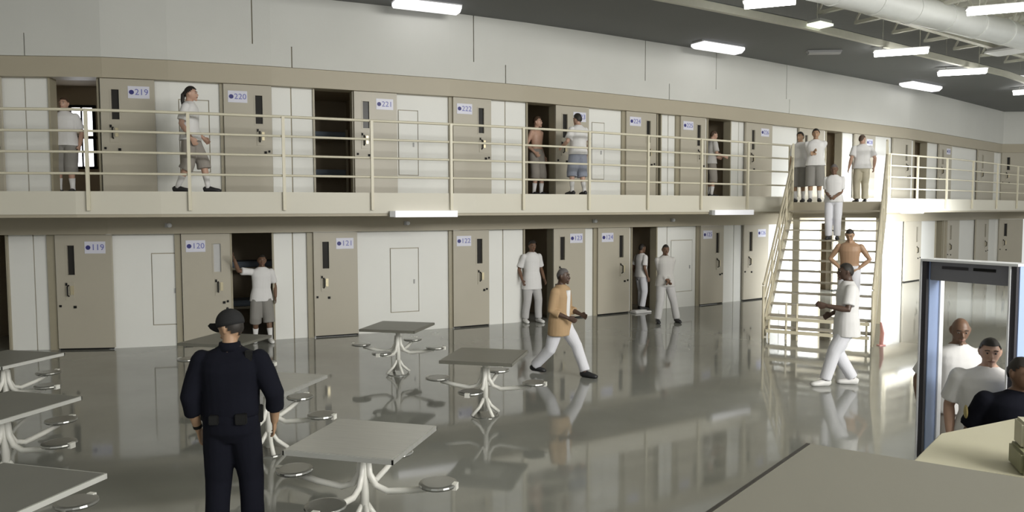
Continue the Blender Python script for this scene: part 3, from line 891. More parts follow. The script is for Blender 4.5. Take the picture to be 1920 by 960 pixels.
# ------------------------------------------------------------------ guard desk, counter, metal detector
ZD = 1.35
c0 = at_z(1520, 832, ZD); c1 = at_z(1335, 960, ZD); c2 = at_z(1925, 897, ZD)
e1 = c0+(c1-c0)*2.2; e2 = c0+(c2-c0)*1.5
e3 = e1+(e2-c0)
dk = empty('control_desk', (c0+e3)/2*1.0)
dk.location.z = 0
m_ = MB(); m_.prism([(c0.x, c0.y), (e1.x, e1.y), (e3.x, e3.y), (e2.x, e2.y)], ZD-.04, ZD); m_.build('desk_top', 'desk', dk)
dn = (c0-(c0+e3)/2).normalized()
m_ = MB(); m_.bar(c0+Vector((-.012, 0, -.012)), e1+Vector((-.012, 0, -.012)), .016, .03); m_.build('edge_trim', 'deskedge', dk)
inn = lambda p: p+((c0+e3)/2-p)*.06
m_ = MB(); m_.prism([inn(Vector((q.x, q.y, 0)))[:2] for q in (c0, e1, e3, e2)], 0, ZD-.045); m_.build('desk_body', 'counter', dk)
tag(dk, 'grey topped control desk with a dark edge in the foreground', 'desk')

ZC = 1.28
k = [at_z(1708, 866, ZC), at_z(1762, 812, ZC), at_z(1960, 772, ZC), at_z(1990, 905, ZC)]
ct = empty('guard_counter', ((k[0]+k[2])/2).x*Vector((1, 0, 0))+((k[0]+k[2])/2).y*Vector((0, 1, 0)))
m_ = MB(); m_.prism([q[:2] for q in k], ZC-.05, ZC); m_.build('counter_top', 'counter', ct, bevel=.01)
cc = (k[0]+k[1]+k[2]+k[3])/4
m_ = MB(); m_.prism([(cc+(q-cc)*.93)[:2] for q in k], 0, ZC-.05); m_.build('counter_body', 'counter', ct)
tag(ct, 'beige counter top between the grey desk and the waiting men', 'counter')
bp = at_z(1922, 888, ZC)
bxo = empty('equipment_box', bp, -.35)
m_ = MB(); m_.box((.12, .06, .055), (.30, .22, .11)); local(m_, 'box_body', 'olive', bxo, bevel=.012)
m_ = MB(); m_.box((.12, .10, .17), (.26, .14, .13)); local(m_, 'box_lid', 'counter', bxo, bevel=.012)
tag(bxo, 'small olive and beige box on the beige counter at the right edge', 'box')

zdet = 2.13
dl = at_z(1740, 489, zdet); dr = at_z(1908, 499, zdet)
wd = (dr-dl); wd.z = 0; WD = wd.length; wd.normalize()
nd = Vector((-wd.y, wd.x, 0))
if nd.y < 0: nd = -nd
det = empty('walk_through_detector', Vector((dl.x, dl.y, 0))+wd*WD/2)
drz = math.atan2(wd.y, wd.x)
dp = lambda u, v, z: Vector((dl.x, dl.y, 0))+wd*u+nd*v+Vector((0, 0, z))
pd = .13
for u, nm in ((0, 'left'), (WD, 'right')):
    m_ = MB(); m_.box(dp(u, pd/2, zdet/2), (.04, pd, zdet), drz); sidep = m_.build('side_panel', 'det_blue', det)
    m_ = MB(); m_.box(dp(u-.005, -.02, zdet/2), (.04, .03, zdet), drz); m_.build('front_trim', 'det_dark', sidep)
    m_ = MB(); m_.box(dp(u+.004, pd+.02, zdet/2), (.056, .05, zdet), drz); m_.build('rear_trim', 'det_white', sidep)
    m_ = MB(); m_.box(dp(u-.028, -.022, zdet/2), (.012, .05, zdet), drz); m_.build('edge_strip', 'det_white', sidep)
    m_ = MB(); m_.box(dp(u, pd/2, .015), (.16, pd+.16, .03), drz); m_.build('foot_plate', 'det_dark', sidep)
m_ = MB(); m_.box(dp(WD/2, pd/2, zdet-.075), (WD-.05, pd, .15), drz); hd = m_.build('header_panel', 'det_grey', det)
m_ = MB(); m_.box(dp(WD/2, pd/2-.02, zdet+.008), (WD+.06, pd+.06, .018), drz); m_.build('top_cap', 'det_white', hd)
for u, ww, mm in ((.22, .2, 'det_dark'), (WD*.66, .16, 'black')):
    m_ = MB(); m_.box(dp(u, -.004, zdet-.045), (ww, .008, .022), drz); m_.build('indicator_bar', mm, hd)
tag(det, 'grey and blue walk-through metal detector frame at the right', 'detector')

# white cloth on the floor at doorway 124
qc, qy = wp(s_at(1198, .15, 0), .22, 0), yaw(s_at(1198, .15, 0))
clo = empty('folded_cloth', qc, qy)
m_ = MB(); m_.box((0, 0, .02), (.52, .24, .035)); local(m_, 'cloth_layer', 'tee', clo, bevel=.012)
m_ = MB(); m_.box((-.04, .02, .05), (.40, .17, .03)); local(m_, 'cloth_fold', 'tee', clo, bevel=.012)
tag(clo, 'flat folded white cloth on the floor at lower doorway 124', 'cloth')

# red folded marker beside the stairs
rp = at_z(1652, 648, 0)
rm = empty('red_marker', rp, .3)
m_ = MB(); m_.loft([(0, 0, 0), (0.02, 0, .24), (-.02, 0, .44)], [(.05, .02), (.05, .02), (.02, .012)], n=8); local(m_, 'marker_flap', 'red', rm)
m_ = MB(); m_.box((0, 0, .01), (.14, .08, .02)); local(m_, 'marker_base', 'red', rm)
tag(rm, 'small faded red floor marker beside the foot of the stairs', 'marker')

# ------------------------------------------------------------------ people
def ik(a, b, l1, l2, pole):
    d = b-a; L = d.length
    mx = (l1+l2)*.999
    if L > mx:
        b = a+d*(mx/L); d = b-a; L = mx
    dn_ = d.normalized()
    x = (l1*l1-l2*l2+L*L)/(2*L)
    h = math.sqrt(max(0, l1*l1-x*x))
    p = pole-dn_*pole.dot(dn_)
    p = p.normalized() if p.length > 1e-5 else dn_.orthogonal()
    return a+dn_*x+p*h, b
def remeshed(mb, name, voxel, smooth=4, folds=0.0, seed=0):
    me = mb.mesh(name)
    o = bpy.data.objects.new('tmp', me); COL.objects.link(o)
    r = o.modifiers.new('r', 'REMESH'); r.mode = 'VOXEL'; r.voxel_size = voxel; r.use_smooth_shade = True
    if smooth:
        q = o.modifiers.new('s', 'SMOOTH'); q.factor = .5; q.iterations = smooth
    dg = bpy.context.evaluated_depsgraph_get()
    out = bpy.data.meshes.new_from_object(o.evaluated_get(dg))
    bpy.data.objects.remove(o); bpy.data.meshes.remove(me)
    out.name = name
    if folds:
        n = len(out.vertices)
        co = np.empty(n*3, np.float32); out.vertices.foreach_get('co', co); co = co.reshape(-1, 3)
        no = np.empty(n*3, np.float32); out.vertices.foreach_get('normal', no); no = no.reshape(-1, 3)
        rs = np.random.RandomState(seed)
        dsp = np.zeros(n, np.float32)
        for fq, am in ((14, 1.0), (25, .7), (41, .45)):
            for _ in range(3):
                v = rs.normal(size=3); v[2] *= .45; v = v/np.linalg.norm(v)*fq
                dsp += am*np.sin(co@v.astype(np.float32)+rs.uniform(0, 6.3))
        co += no*(dsp*folds/3)[:, None]
        out.vertices.foreach_set('co', co.ravel())
    out.polygons.foreach_set('use_smooth', [True]*len(out.polygons))
    out.update()
    return out

def person(loc, rz, label, H=1.76, skin='skin_light', hair='hair_dark', hair_style='short', top='tee', sleeves='short', bottom='shorts',
           bottom_len='knee', shoes='shoe_black', socks='tee', lean=0.0, side=0.0, twist=0.0, head=(0, 0), lw=None, rw=None, lpole=None, rpole=None,
           lf=(0.10, 0, 0), rf=(0.10, 0, 0), ltoe=8, rtoe=8, bulk=1.0, vox=.0095, face=True, extra=None, group=None, hem=0.0, base=0.0):
    """local frame: forward +Y, the person's right hand side +X.  lw/rw: wrist relative to shoulder (outwards, forward, up);
    lf/rf: ankle spot on the ground (outwards, forward, lift)"""
    k = H/1.78
    root = empty('person', loc, rz)
    V = lambda *a: Vector(a)*k
    body, shirt, pants = MB(), MB(), MB()
    T, Sh = .42, .41
    # pelvis height from the feet
    feet = {-1: Vector((-lf[0], lf[1], lf[2]+.09)), 1: Vector((rf[0], rf[1], rf[2]+.09))}
    zp = .945
    for sg in (-1, 1):
        f = feet[sg]
        hor = math.hypot(f.x-sg*.09, f.y)
        zp = min(zp, f.z+.03+math.sqrt(max(.01, (T+Sh-.006)**2-hor**2)))
    pel = Vector((0, 0, zp))
    R = Matrix.Rotation(-math.radians(lean), 3, 'X') @ Matrix.Rotation(math.radians(side), 3, 'Y') @ Matrix.Rotation(math.radians(twist), 3, 'Z')
    Rh = Matrix.Rotation(-math.radians(lean)*.3, 3, 'X')
    tp = lambda x, y, z: pel + (R.to_quaternion().slerp(Rh.to_quaternion(), 0) @ Vector((x, y, z)) if z > .1 else Rh @ Vector((x, y, z)))
    q0, q1 = Matrix.Identity(3).to_quaternion(), R.to_quaternion()
    def tp(x, y, z):
        t = min(1, max(0, (z+.02)/.25))
        q = q0.slerp(q1, t)
        return pel + q @ Vector((x, y, z))
    b = bulk
    tors = [(-.10, .105, .085, 0), (-.04, .16*b, .11*b, -.005), (.03, .168*b, .118*b, -.005), (.15, .150*b, .105*b, .0), (.28, .158*b, .115*b, .005), (.40, .175*b, .122*b, .005), (.48, .172*b, .108*b, -.005), (.525, .140*b, .088, -.01), (.56, .095, .07, -.01), (.59, .064, .060, -.01)]
    sidev = R @ Vector((1, 0, 0))
    body.loft([tp(0, o, z)*k for z, rx, ry, o in tors], [(rx*k, ry*k) for z, rx, ry, o in tors], side=sidev, n=20)
    body.loft([tp(0, -.01, .53)*k, tp(0, .0, .60)*k, tp(0, .012, .68)*k], [(.062*k, .062*k), (.054*k, .056*k), (.054*k, .058*k)], side=sidev, n=14)
    # head
    hy, hp = math.radians(head[0]), math.radians(head[1])
    Hq = R @ Matrix.Rotation(hy, 3, 'Z') @ Matrix.Rotation(hp, 3, 'X')
    hc = tp(0, .028, .708)
    hd_ = lambda x, y, z: (hc + Hq @ Vector((x, y, z)))*k
    N_, M_ = 20, 14
    hv = []
    for i in range(1, M_):
        t = PI*i/M_
        zz = -math.cos(t)
        for j in range(N_):
            a = 2*PI*j/N_
            x, y = math.sin(t)*math.cos(a), math.sin(t)*math.sin(a)
            sx = .077*(1-.22*max(0, -zz)**1.5); sy = .097
            yo = 0.0
            if zz < 0: sy *= (1-.12*(-zz)); yo = .014*(-zz)
            if y > 0: sy *= .95
            hv.append(hd_(x*sx, y*sy+yo, zz*.118))
    fs = [(i*N_+j, i*N_+(j+1) % N_, (i+1)*N_+(j+1) % N_, (i+1)*N_+j) for i in range(M_-2) for j in range(N_)]
    fs.append(tuple(range(N_-1, -1, -1))); fs.append(tuple((M_-2)*N_+j for j in range(N_)))
    body.add(hv, fs)
    body.loft([hd_(0, .088, .012), hd_(0, .108, -.022), hd_(0, .100, -.036)], [(.010*k, .010*k), (.017*k, .014*k), (.016*k, .010*k)], n=8, round_ends=True)
    body.loft([hd_(-.042, .083, .026), hd_(0, .092, .03), hd_(.042, .083, .026)], [(.010*k, .010*k)]*3, n=8, round_ends=True)
    body.loft([hd_(-.022, .088, -.062), hd_(0, .095, -.062), hd_(.022, .088, -.062)], [(.010*k, .010*k)]*3, n=8, round_ends=True)
    body.loft([hd_(0, .075, -.10), hd_(0, .085, -.098)], [(.022*k, .018*k)]*2, n=8, round_ends=True)
    for sg in (-1, 1):
        body.loft([hd_(sg*.078, -.012, .025), hd_(sg*.083, -.012, 0), hd_(sg*.076, -.005, -.03)], [(.010*k, .018*k), (.010*k, .020*k), (.008*k, .012*k)], side=(Hq @ Vector((1, 0, 0))), n=8, round_ends=True)
    if face:
        for sg in (-1, 1):
            m_ = MB(); m_.ball(hd_(sg*.031, .0815, .008), (.0115*k, .0115*k, .0085*k), n=10, m=6)
            e = local(m_, 'eye', 'eye', root, smooth=True)
            m_ = MB(); m_.ball(hd_(sg*.031, .0895, .008), .0064*k, n=8, m=6); local(m_, 'pupil', 'black', root).parent = e
            m_ = MB(); m_.loft([hd_(sg*.048, .082, .03), hd_(sg*.03, .093, .036), hd_(sg*.014, .095, .032)], [(.004*k, .006*k)]*3, n=6); local(m_, 'eyebrow', 'hair_dark', root)
        m_ = MB(); m_.loft([hd_(-.026, .090, -.061), hd_(0, .105, -.060), hd_(.026, .090, -.061)], [(.003*k, .004*k), (.007*k, .005*k), (.003*k, .004*k)], n=8); local(m_, 'mouth', 'lip', root)
    # arms
    ends = {}
    for sg, wr_, pol in ((-1, lw, lpole), (1, rw, rpole)):
        wr_ = wr_ or (.07, .03, -.52)
        sh = tp(sg*.175*b, -.005, .475)
        tgt = sh + Vector((sg*wr_[0], wr_[1], wr_[2]))
        pv = Vector((sg*pol[0], pol[1], pol[2])) if pol else Vector((sg*.35, -1, -.15))
        el, wrp = ik(sh, tgt, .295, .262, pv)
        d1, d2 = (el-sh).normalized(), (wrp-el).normalized()
        body.loft([sh*k, (sh+d1*.10)*k, (sh+d1*.2)*k, el*k, (el+d2*.07)*k, (el+d2*.16)*k, wrp*k],
                  [(q*k*(.5+.5*b), q*k*(.5+.5*b)) for q in (.056, .052, .047, .040, .043, .037, .028)], n=12, round_ends=True)
        ends[sg] = (sh, el, wrp, d1, d2)
        # hand: palm, four fingers, thumb
        inw = Vector((-sg, 0, 0)) - d2*Vector((-sg, 0, 0)).dot(d2)
        inw = inw.normalized() if inw.length > .05 else d2.orthogonal().normalized()      # palm normal
        wa = d2.cross(inw).normalized()
        if wa.y < 0: wa = -wa                                                              # towards the thumb
        pe = wrp+d2*.092
        body.loft([(wrp-d2*.01)*k, (wrp+d2*.035)*k, (wrp+d2*.075)*k, pe*k], [(.026*k, .020*k), (.037*k, .017*k), (.041*k, .015*k), (.038*k, .013*k)], side=wa, n=12, round_ends=True)
        for fi, (off, ln) in enumerate(((.033, .072), (.011, .080), (-.011, .075), (-.033, .058))):
            p0 = pe+wa*off-d2*.012; dd = (d2+wa*off*2.5).normalized()
            p1 = p0+dd*ln*.5; p2 = p1+(dd+inw*.55).normalized()*ln*.32; p3 = p2+(dd+inw*1.3).normalized()*ln*.24
            body.loft([p0*k, p1*k, p2*k, p3*k], [(q*k, q*k) for q in (.0098, .0094, .0088, .0078)], n=8, round_ends=True)
        t0 = wrp+d2*.03+wa*.026
        t1 = t0+(d2*.75+wa*.6+inw*.25).normalized()*.042; t2 = t1+(d2+wa*.15+inw*.35).normalized()*.034
        body.loft([t0*k, t1*k, t2*k], [(.014*k, .014*k), (.0115*k, .0115*k), (.0095*k, .0095*k)], n=8, round_ends=True)
        if top:
            if sleeves == 'long':
                c_ = el+d2*.235
                shirt.loft([(sh-d1*.066)*k, (sh-d1*.045)*k, sh*k, (sh+d1*.12)*k, el*k, (el+d2*.12)*k, c_*k], [(q*k, q*k) for q in (.03*b, .056*b, .072*b, .068*b, .060*b, .055, .047)], n=14, round_ends=False)
            elif sleeves == 'rolled':
                c_ = el+d2*.13
                shirt.loft([(sh-d1*.066)*k, (sh-d1*.045)*k, sh*k, (sh+d1*.12)*k, el*k, (el+d2*.06)*k, c_*k], [(q*k, q*k) for q in (.03*b, .054*b, .070*b, .070*b, .060*b, .056*b, .060*b)], n=14)
            elif sleeves == 'short':
                shirt.loft([(sh-d1*.066)*k, (sh-d1*.045)*k, sh*k, (sh+d1*.10)*k, (sh+d1*.235)*k], [(q*k, q*k) for q in (.03*b, .056*b, .070*b, .070*b, .076*b)], n=14)
    # legs
    hips = {}
    for sg in (-1, 1):
        hp_ = pel+Vector((sg*.088, 0, -.03)); f = feet[sg]
        pole = Vector((sg*.12, 1, 0))
        kn, an = ik(hp_, f, T, Sh, pole)
        hips[sg] = (hp_, kn, an)
        d1, d2 = (kn-hp_).normalized(), (an-kn).normalized()
        body.loft([(hp_+Vector((0, 0, .03)))*k, (hp_+d1*.14)*k, (hp_+d1*.3)*k, kn*k, (kn+d2*.12)*k, (kn+d2*.26)*k, an*k],
                  [(q*k*(.6+.4*b), q*k*(.6+.4*b)) for q in (.092, .086, .070, .055, .057, .045, .036)], n=14, round_ends=True)
        toe = math.radians((ltoe if sg < 0 else rtoe)*1.0)
        fd = Vector((sg*math.sin(toe), math.cos(toe), 0))
        lift = (lf if sg < 0 else rf)[2]
        if lift > .04: fd = (fd+Vector((0, 0, -.55))).normalized()
        heel = Vector((an.x, an.y, an.z-.052))-fd*.045
        tipv = heel+fd*.245
        body.loft([an*k, (an-Vector((0, 0, .03))+fd*.03)*k, (heel+fd*.14)*k, (heel+fd*.21)*k], [(.034*k, .036*k), (.036*k, .036*k), (.040*k, .028*k), (.036*k, .02*k)], side=(1, 0, 0), n=10, round_ends=True)
        m_ = MB()
        sidf = fd.cross(Vector((0, 0, 1))).normalized()
        upv = sidf.cross(fd)
        z_ = -.004
        m_.loft([(heel-fd*.03+upv*.005)*k, (heel+upv*.012)*k, (heel+fd*.07+upv*.014)*k, (heel+fd*.15+upv*.0)*k, (heel+fd*.215-upv*.006)*k, (heel+fd*.25-upv*.012)*k],
                [(.028*k, .034*k), (.040*k, .052*k), (.042*k, .054*k), (.050*k, .040*k), (.046*k, .033*k), (.026*k, .022*k)], side=sidf, n=14)
        sho = local(m_, 'shoe', shoes, root, smooth=True)
        if socks and bottom_len != 'ankle':
            m_ = MB(); sh_h = .20
            m_.loft([(an-Vector((0, 0, .02)))*k, (an-d2*.06)*k, (an-d2*sh_h)*k], [(.042*k, .044*k), (.043*k, .043*k), (.056*k, .056*k)], n=14)
            local(m_, 'sock', socks, root, smooth=True)
        if bottom:
            if bottom_len == 'knee':
                e_ = kn+d2*.10
                pants.loft([(hp_+Vector((0, 0, .05)))*k, (hp_+d1*.14)*k, (hp_+d1*.3)*k, kn*k, e_*k], [(q*k*b, q*k*b) for q in (.115, .118, .116, .112, .115)], n=16)
            else:
                e_ = an+Vector((0, 0, .0))
                pants.loft([(hp_+Vector((0, 0, .05)))*k, (hp_+d1*.14)*k, (hp_+d1*.3)*k, kn*k, (kn+d2*.2)*k, (an-d2*.06)*k, (an-d2*.005)*k],
                           [(q*k*(.5+.5*b), q*k*(.5+.5*b)) for q in (.110, .106, .098, .088, .082, .080, .076)], n=16)
    bo = link('body', remeshed(body, 'body', vox*k, 2), skin); bo.parent = root
    if bottom:
        pr = [(-.14, .10, .09), (-.06, .178*b, .125*b), (.04, .182*b, .130*b), (.11, .168*b, .122*b)]
        pants.loft([tp(0, -.004, z)*k for z, a_, c_ in pr], [(a_*k, c_*k) for z, a_, c_ in pr], side=sidev, n=20)
        po = link('trousers' if bottom_len == 'ankle' else 'shorts', remeshed(pants, 'trousers', .012, 2, .0045, len(label)), bottom); po.parent = root
    if top:
        z0 = .10 if hem < 0 else -.06-hem
        pr = [(z0, .226*b, .166*b), (.03, .206*b, .152*b), (.16, .176*b, .130*b), (.28, .180*b, .134*b), (.40, .192*b, .140*b), (.48, .186*b, .122*b), (.525, .155*b, .104), (.558, .108, .084), (.582, .076, .072)]
        if hem < 0: pr = [(.06, .176*b, .128*b), (.10, .178*b, .13*b)]+pr[2:]
        shirt.loft([tp(0, .0, z)*k for z, a_, c_ in pr], [(a_*k, c_*k) for z, a_, c_ in pr], side=sidev, n=22, sq=.86)
        so = link('shirt', remeshed(shirt, 'shirt', .012, 2, .0045, len(label)+5), top); so.parent = root
    # hair
    if hair_style in ('short', 'crop', 'long', 'buzz'):
        m_ = MB()
        off = {'short': .013, 'crop': .008, 'buzz': .004, 'long': .013}[hair_style]
        n1, n2 = 26, 16
        idx = {}
        vs = []; fs = []
        def keep(x, y, z):
            line = .52 if y > .45 else (.52+(y-.45)*.75 if y > 0 else .18+y*.75)
            return z > line
        for i in range(n2+1):
            t = PI*i/n2
            for j in range(n1):
                a = 2*PI*j/n1
                x, y, z = math.sin(t)*math.cos(a), math.sin(t)*math.sin(a), math.cos(t)
                idx[(i, j)] = len(vs)
                sy = (.097-.005*(y > 0)); yo = 0
                if z < 0: sy *= (1+.12*z); yo = -.014*z
                o_ = off+(random.uniform(-.003, .003) if 1 < i < n2 else 0)
                if hair_style == 'short': o_ += .006*max(0, z)
                vs.append(hd_(x*(.077+o_), y*(sy+o_)+yo, z*(.118+o_)))
        nn = len(vs)
        fs.append(tuple(idx[(1, j)] for j in range(n1)))
        for i in range(1, n2):
            for j in range(n1):
                t = PI*(i+.5)/n2; a = 2*PI*(j+.5)/n1
                if keep(math.sin(t)*math.cos(a), math.sin(t)*math.sin(a), math.cos(t)):
                    fs.append((idx[(i, j)], idx[(i+1, j)], idx[(i+1, (j+1) % n1)], idx[(i, (j+1) % n1)]))
        m_.add(vs, fs)
        me = bpy.data.meshes.new('hair'); me.from_pydata(m_.v, [], m_.f)
        bm = bmesh.new(); bm.from_mesh(me)
        bmesh.ops.remove_doubles(bm, verts=bm.verts, dist=1e-5)
        bmesh.ops.delete(bm, geom=[v for v in bm.verts if not v.link_faces], context='VERTS')
        bmesh.ops.recalc_face_normals(bm, faces=bm.faces)
        bm.to_mesh(me); bm.free()
        h = link('hair', me, hair, None, True); h.parent = root
        if hair_style == 'long':
            m_ = MB(); m_.loft([hd_(0, -.09, .03), hd_(0, -.125, -.02), hd_(0, -.135, -.12), hd_(0, -.12, -.24), hd_(0, -.115, -.30)], [(.028*k, .03*k), (.035*k, .03*k), (.03*k, .026*k), (.022*k, .018*k), (.006*k, .006*k)], n=12)
            local(m_, 'ponytail', hair, root, smooth=True)
    if extra: extra(root, k, hd_, tp, ends, hips)
    tag(root, label, 'person', group)
    return root

def up_pos(px, off, z=None):
    s = s_at(px, off, ZU+.9)
    return wp(s, off, ZU), yaw(s)
def low_pos(px, off):
    s = s_at(px, off, .9)
    return wp(s, off, 0), yaw(s)
FACE = lambda yw: yw+PI       # facing the hall from the wall

# upper tier
p, yw = up_pos(124, -.35)
person(p, FACE(yw), 'person in white shirt and grey shorts inside upper doorway 219, facing out', 1.80, 'skin_light', 'hair_brown', 'buzz', bottom='shorts', lf=(.10, .02, 0), rf=(.12, .05, 0), bulk=1.05)
p, yw = up_pos(357, 1.15)
person(p, -PI/2+.12, 'person with dark ponytail in white shirt walking right on the walkway', 1.88, 'skin_light', 'hair_dark', 'long', bottom='shorts_tan', lf=(.08, .24, 0), rf=(.08, -.2, 0), ltoe=2, rtoe=2, bulk=1.0, rw=(.06, .08, -.50), lw=(.06, .14, -.46))
p, yw = up_pos(1006, -.25)
person(p, FACE(yw)+.35, 'shirtless person standing inside upper doorway 223', 1.84, 'skin_light', 'hair_brown', 'short', top=None, bottom='shorts_tan', lf=(.1, .05, 0), rf=(.1, 0, 0), head=(15, 0), rw=(.02, .1, -.45))
p, yw = up_pos(1084, .95)
person(p, .55, 'person in white shirt and blue grey shorts, back turned, by upper door 223', 1.80, 'skin_light', 'hair_dark', 'short', bottom='shorts_blue', lf=(.16, .0, 0), rf=(.16, -.02, 0), lw=(.10, .22, -.36), head=(12, 0), bulk=1.05)
p, yw = up_pos(1331, -.02)
person(p, -PI/2+.25, 'person in pinkish white shirt leaning in upper doorway 225', 1.80, 'skin_light', 'hair_brown', 'buzz', top='tee_grey', bottom='shorts_tan', lean=6, rw=(.03, .26, -.34), lw=(.03, .26, -.34))
def land(px, v):
    u = 0.0; best = None
    for i in range(200):
        q = sp(SW*i/200, v, ZL+.9)
        e = abs(proj(q)[0]-px)
        if best is None or e < best[0]: best = (e, SW*i/200)
    return sp(best[1], v, ZL)
zrot = math.atan2(Wv.y, Wv.x)
p = land(1500, RUN+.9)
person(p, zrot+PI-.2, 'person in white shirt at the stair head, left of the pair', 1.70, 'skin_tan', 'hair_dark', 'short', bottom='shorts', lf=(.09, 0, 0), rf=(.09, .04, 0), head=(-10, 0))
p = land(1529, RUN+.55)
person(p, zrot+PI+.1, 'person with folded arms at the stair head, right of the pair', 1.72, 'skin_tan', 'hair_dark', 'short', bottom='shorts', lf=(.1, 0, 0), rf=(.1, 0, 0), lw=(-.22, .20, -.25), rw=(-.16, .22, -.21), bulk=1.08)
p = land(1616, RUN+2.5)
person(p, zrot+.35, 'person in white shirt and khaki trousers turned away at the stair head', 1.72, 'skin_light', 'hair_brown', 'buzz', bottom='khaki', bottom_len='ankle', head=(-55, 0), lf=(.11, 0, 0), rf=(.11, .05, 0), bulk=1.1, lw=(.12, .02, -.5), rw=(.12, .06, -.49))
# on the stairs: stand on treads
def tread_pos(px, i):
    v = RUN*(i+.6)/NT; z = ZL*(i+1)/NT+.015
    best = min(range(200), key=lambda t: abs(proj(sp(SW*t/200, v, z+.9))[0]-px))
    return sp(SW*best/200, v, z)
stepz = ZL/NT; stepv = RUN/NT
p = tread_pos(1563, 8)
person(p, zrot+PI, 'person in white shirt and pale trousers coming down the upper stairs', 1.62, 'skin_brown', 'hair_grey', 'buzz', bottom='whitepants', bottom_len='ankle', lf=(.09, .0, 0), rf=(.09, .02, 0), lw=(-.10, .22, -.40), rw=(-.10, .22, -.40), head=(0, -14))
p = tread_pos(1593, 1)
person(p, zrot+PI, 'shirtless tanned person with hands on hips on the stairs', 1.76, 'skin_tan', 'hair_dark', 'buzz', top=None, bottom='whitepants', bottom_len='ankle', lf=(.1, .0, 0), rf=(.1, .0, 0), lw=(-.03, .02, -.42), rw=(-.03, .02, -.42), lpole=(1, -.3, 0), rpole=(1, -.3, 0), head=(0, -22), lean=6, bulk=1.12)

# floor level
p = at_z(1585, 722, 0)
person(p, PI/2-.05, 'person all in white walking left in front of the stairs', 1.84, 'skin_dark', 'hair_dark', 'crop', bottom='whitepants', bottom_len='ankle', shoes='shoe_white', lf=(.06, .30, 0), rf=(.06, -.12, 0), lw=(.02, .32, -.22), rw=(.0, .18, -.38), hem=.12, sleeves='short', bulk=1.08, twist=-10)
p = at_z(1050, 702, 0)
def open_shirt(root, k, hd_, tp, ends, hips):
    m_ = MB(); m_.loft([tp(.01, .125, z)*k for z in (-.02, .12, .28, .42, .50)], [(a*k, .035*k) for a in (.045, .05, .055, .06, .05)], side=(1, 0, 0), n=12)
    local(m_, 'undershirt', 'tee', root, smooth=True)
person(p, -PI/2-.55, 'person in open tan shirt and white trousers striding right', 1.78, 'skin_dark', 'hair_grey', 'crop', top='tanshirt', sleeves='rolled', bottom='whitepants', bottom_len='ankle', lf=(.02, .42, 0), rf=(.06, -.42, .02), lw=(-.02, .26, -.36), rw=(-.02, .20, -.38), hem=.14, extra=open_shirt, ltoe=0, rtoe=5, lean=2, head=(8, 0), bulk=1.05)
p = at_z(1246, 604, 0)
person(p, PI+.12, 'person in pale grey top and trousers walking forward with joined hands', 1.80, 'skin_brown', 'hair_dark', 'buzz', top='tee_grey', sleeves='long', bottom='greypants', bottom_len='ankle', lf=(.26, .05, 0), rf=(.20, .12, 0), lw=(-.16, .18, -.44), rw=(-.16, .18, -.44), head=(0, -8), hem=.05)
p, yw = low_pos(1202, -.18)
person(p, -PI/2+.5, 'person in white standing in profile in the lower doorway 124', 1.70, 'skin_brown', 'hair_dark', 'buzz', bottom='whitepants', bottom_len='ankle', lf=(.08, .05, 0), rf=(.08, -.02, 0))
p, yw = low_pos(997, .12)
person(p, FACE(yw)-.1, 'person in white shirt and grey trousers in lower doorway 123', 1.88, 'skin_brown', 'hair_dark', 'short', bottom='greypants', bottom_len='ankle', shoes='shoe_white', lf=(.12, .08, 0), rf=(.16, .0, 0), lw=(.10, .06, -.48), rw=(.08, .06, -.48), hem=.16, head=(0, -10))
p, yw = low_pos(490, .1)
person(p, FACE(yw)+.05, 'person in white shirt holding the edge of lower doorway 120, arm raised', 1.74, 'skin_brown', 'hair_dark', 'buzz', bottom='shorts', shoes='shoe_white', lf=(.14, .2, 0), rf=(.13, .02, 0), rw=(.34, .22, .27), rpole=(.3, -.2, -1), lw=(.08, .0, -.5), hem=.04, side=-2)
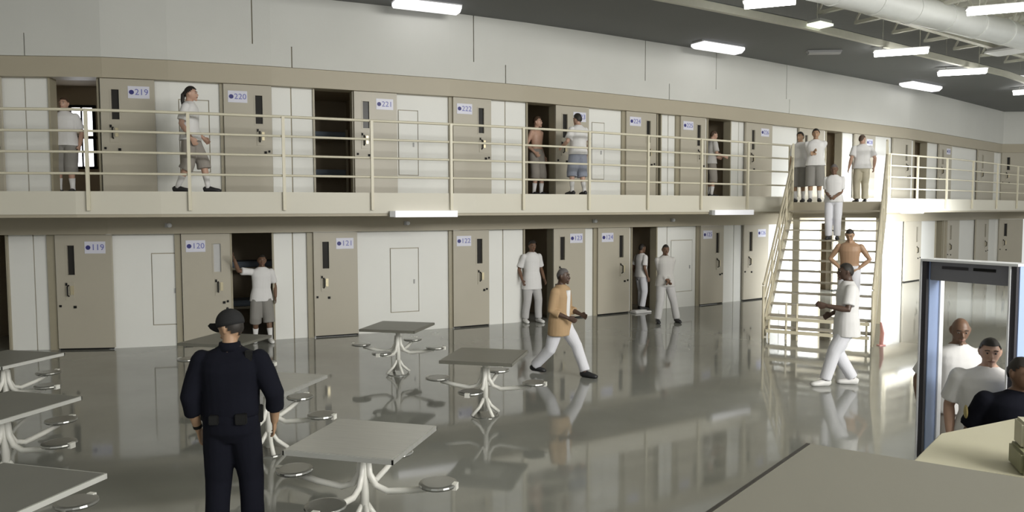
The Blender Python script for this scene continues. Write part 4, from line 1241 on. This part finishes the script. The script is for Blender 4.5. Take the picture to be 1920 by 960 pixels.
# guard in navy, back to camera
def guard_kit(root, k, hd_, tp, ends, hips):
    # cap: crown, brim, button
    m_ = MB(); prof = []
    n1, n2 = 24, 8
    vs = []; fs = []
    for i in range(n2+1):
        t = (PI*.56)*i/n2
        for j in range(n1):
            a = 2*PI*j/n1
            vs.append(hd_(math.sin(t)*math.cos(a)*.094, math.sin(t)*math.sin(a)*.112-.004, .035+math.cos(t)*.105))
    fs = [(i*n1+j, i*n1+(j+1) % n1, (i+1)*n1+(j+1) % n1, (i+1)*n1+j) for i in range(n2) for j in range(n1)]
    fs.append(tuple(n2*n1+j for j in range(n1)))
    m_.add(vs, fs); c = local(m_, 'cap', 'cap', root, smooth=True)
    m_ = MB(); m_.loft([hd_(0, .07, .022), hd_(0, .12, .02), hd_(0, .165, .008), hd_(0, .18, .002)], [(.080*k, .006*k), (.078*k, .006*k), (.06*k, .006*k), (.03*k, .005*k)], side=(1, 0, 0), n=14)
    local(m_, 'cap_brim', 'cap', root, smooth=True).parent = c
    m_ = MB(); m_.ball(hd_(0, -.004, .142), .01*k, n=8, m=6); local(m_, 'cap_button', 'cap', root).parent = c
    m_ = MB(); pr = [(.055, .186, .138), (.10, .186, .138)]
    m_.loft([tp(0, -.002, z)*k for z, a, b in pr], [(a*k*1.04, b*k*1.04) for z, a, b in pr], side=(1, 0, 0), n=24)
    bl = local(m_, 'belt', 'black', root)
    for x, y, sx, sz in ((.20, .0, .05, .13), (-.2, .02, .05, .09), (.1, -.145, .08, .08), (-.09, -.145, .07, .07)):
        m_ = MB(); m_.box(tp(x, y, .06)*k, (sx, .05, sz)); local(m_, 'belt_pouch', 'black', root, bevel=.006).parent = bl
    m_ = MB(); m_.box(tp(.15, -.08, .51)*k, (.05, .04, .08)); local(m_, 'shoulder_radio', 'black', root, bevel=.005)
    m_ = MB(); m_.loft([tp(0, -.008, z)*k for z in (.545, .575, .605)], [(.098*k, .084*k), (.080*k, .076*k), (.074*k, .072*k)], side=(1, 0, 0), n=18); local(m_, 'collar', 'navy', root, smooth=True)
    sh, el, wr, d1, d2 = ends[-1]
    m_ = MB(); m_.loft([(wr-d2*.03)*k, (wr-d2*.005)*k], [(.034*k, .034*k)]*2, n=14); local(m_, 'wristwatch', 'black', root)
p = at_z(441, 1022, 0)
person(p, .12, 'uniformed guard in navy with a dark cap, back to the camera', 1.80, 'skin_tan', 'hair_dark', 'crop', top='navy', sleeves='rolled', bottom='navy', bottom_len='ankle', lf=(.13, -.02, 0), rf=(.13, .04, 0), lw=(.06, .06, -.525), rw=(.09, .10, -.50), lpole=(.75, -.8, 0), rpole=(.75, -.8, 0), bulk=1.14, vox=.007, hem=-.1, head=(58, -12), extra=guard_kit)
# men at the detector
def skin_only(*a): pass
def by_head(px, py, y, H):
    q = at_depth(px, py, y)
    return Vector((q.x, q.y, 0)), q.z
q, z = by_head(1799, 593, 6.35, 0)
person(q, PI-.15, 'bald person in white shirt behind the detector frame, left of two', z, 'skin_brown', None, 'none', bottom='shorts_tan', lf=(.1, 0, 0), rf=(.1, 0, 0), bulk=1.18, vox=.008, head=(-10, -14), rw=(.13, .05, -.48), lw=(.13, .08, -.48))
q, z = by_head(1856, 631, 5.65, 0)
person(q, PI-.35, 'person with receding dark hair in white shirt inside the detector frame', z, 'skin_light', 'hair_dark', 'crop', bottom='shorts', lf=(.1, 0, 0), rf=(.1, 0, 0), bulk=1.22, vox=.008, head=(-6, -6))
def patch(root, k, hd_, tp, ends, hips):
    for sg in (1, -1):
        sh, el, wr, d1, d2 = ends[sg]
        c_ = (sh+d1*.11)*k
        m_ = MB(); m_.ball(c_+Vector((sg*.082, .0, 0)), (.012, .04, .05), n=12, m=8); local(m_, 'sleeve_patch', 'badge', root, smooth=True)
q, z = by_head(1915, 667, 4.85, 0)
person(q, PI-.35, 'guard in dark uniform behind the beige counter at the right edge', z, 'skin_brown', 'hair_dark', 'crop', top='navy', sleeves='short', bottom='navy', bottom_len='ankle', bulk=1.2, vox=.008, head=(30, -4), extra=patch, lw=(.10, .05, -.5), rw=(.12, .05, -.5))
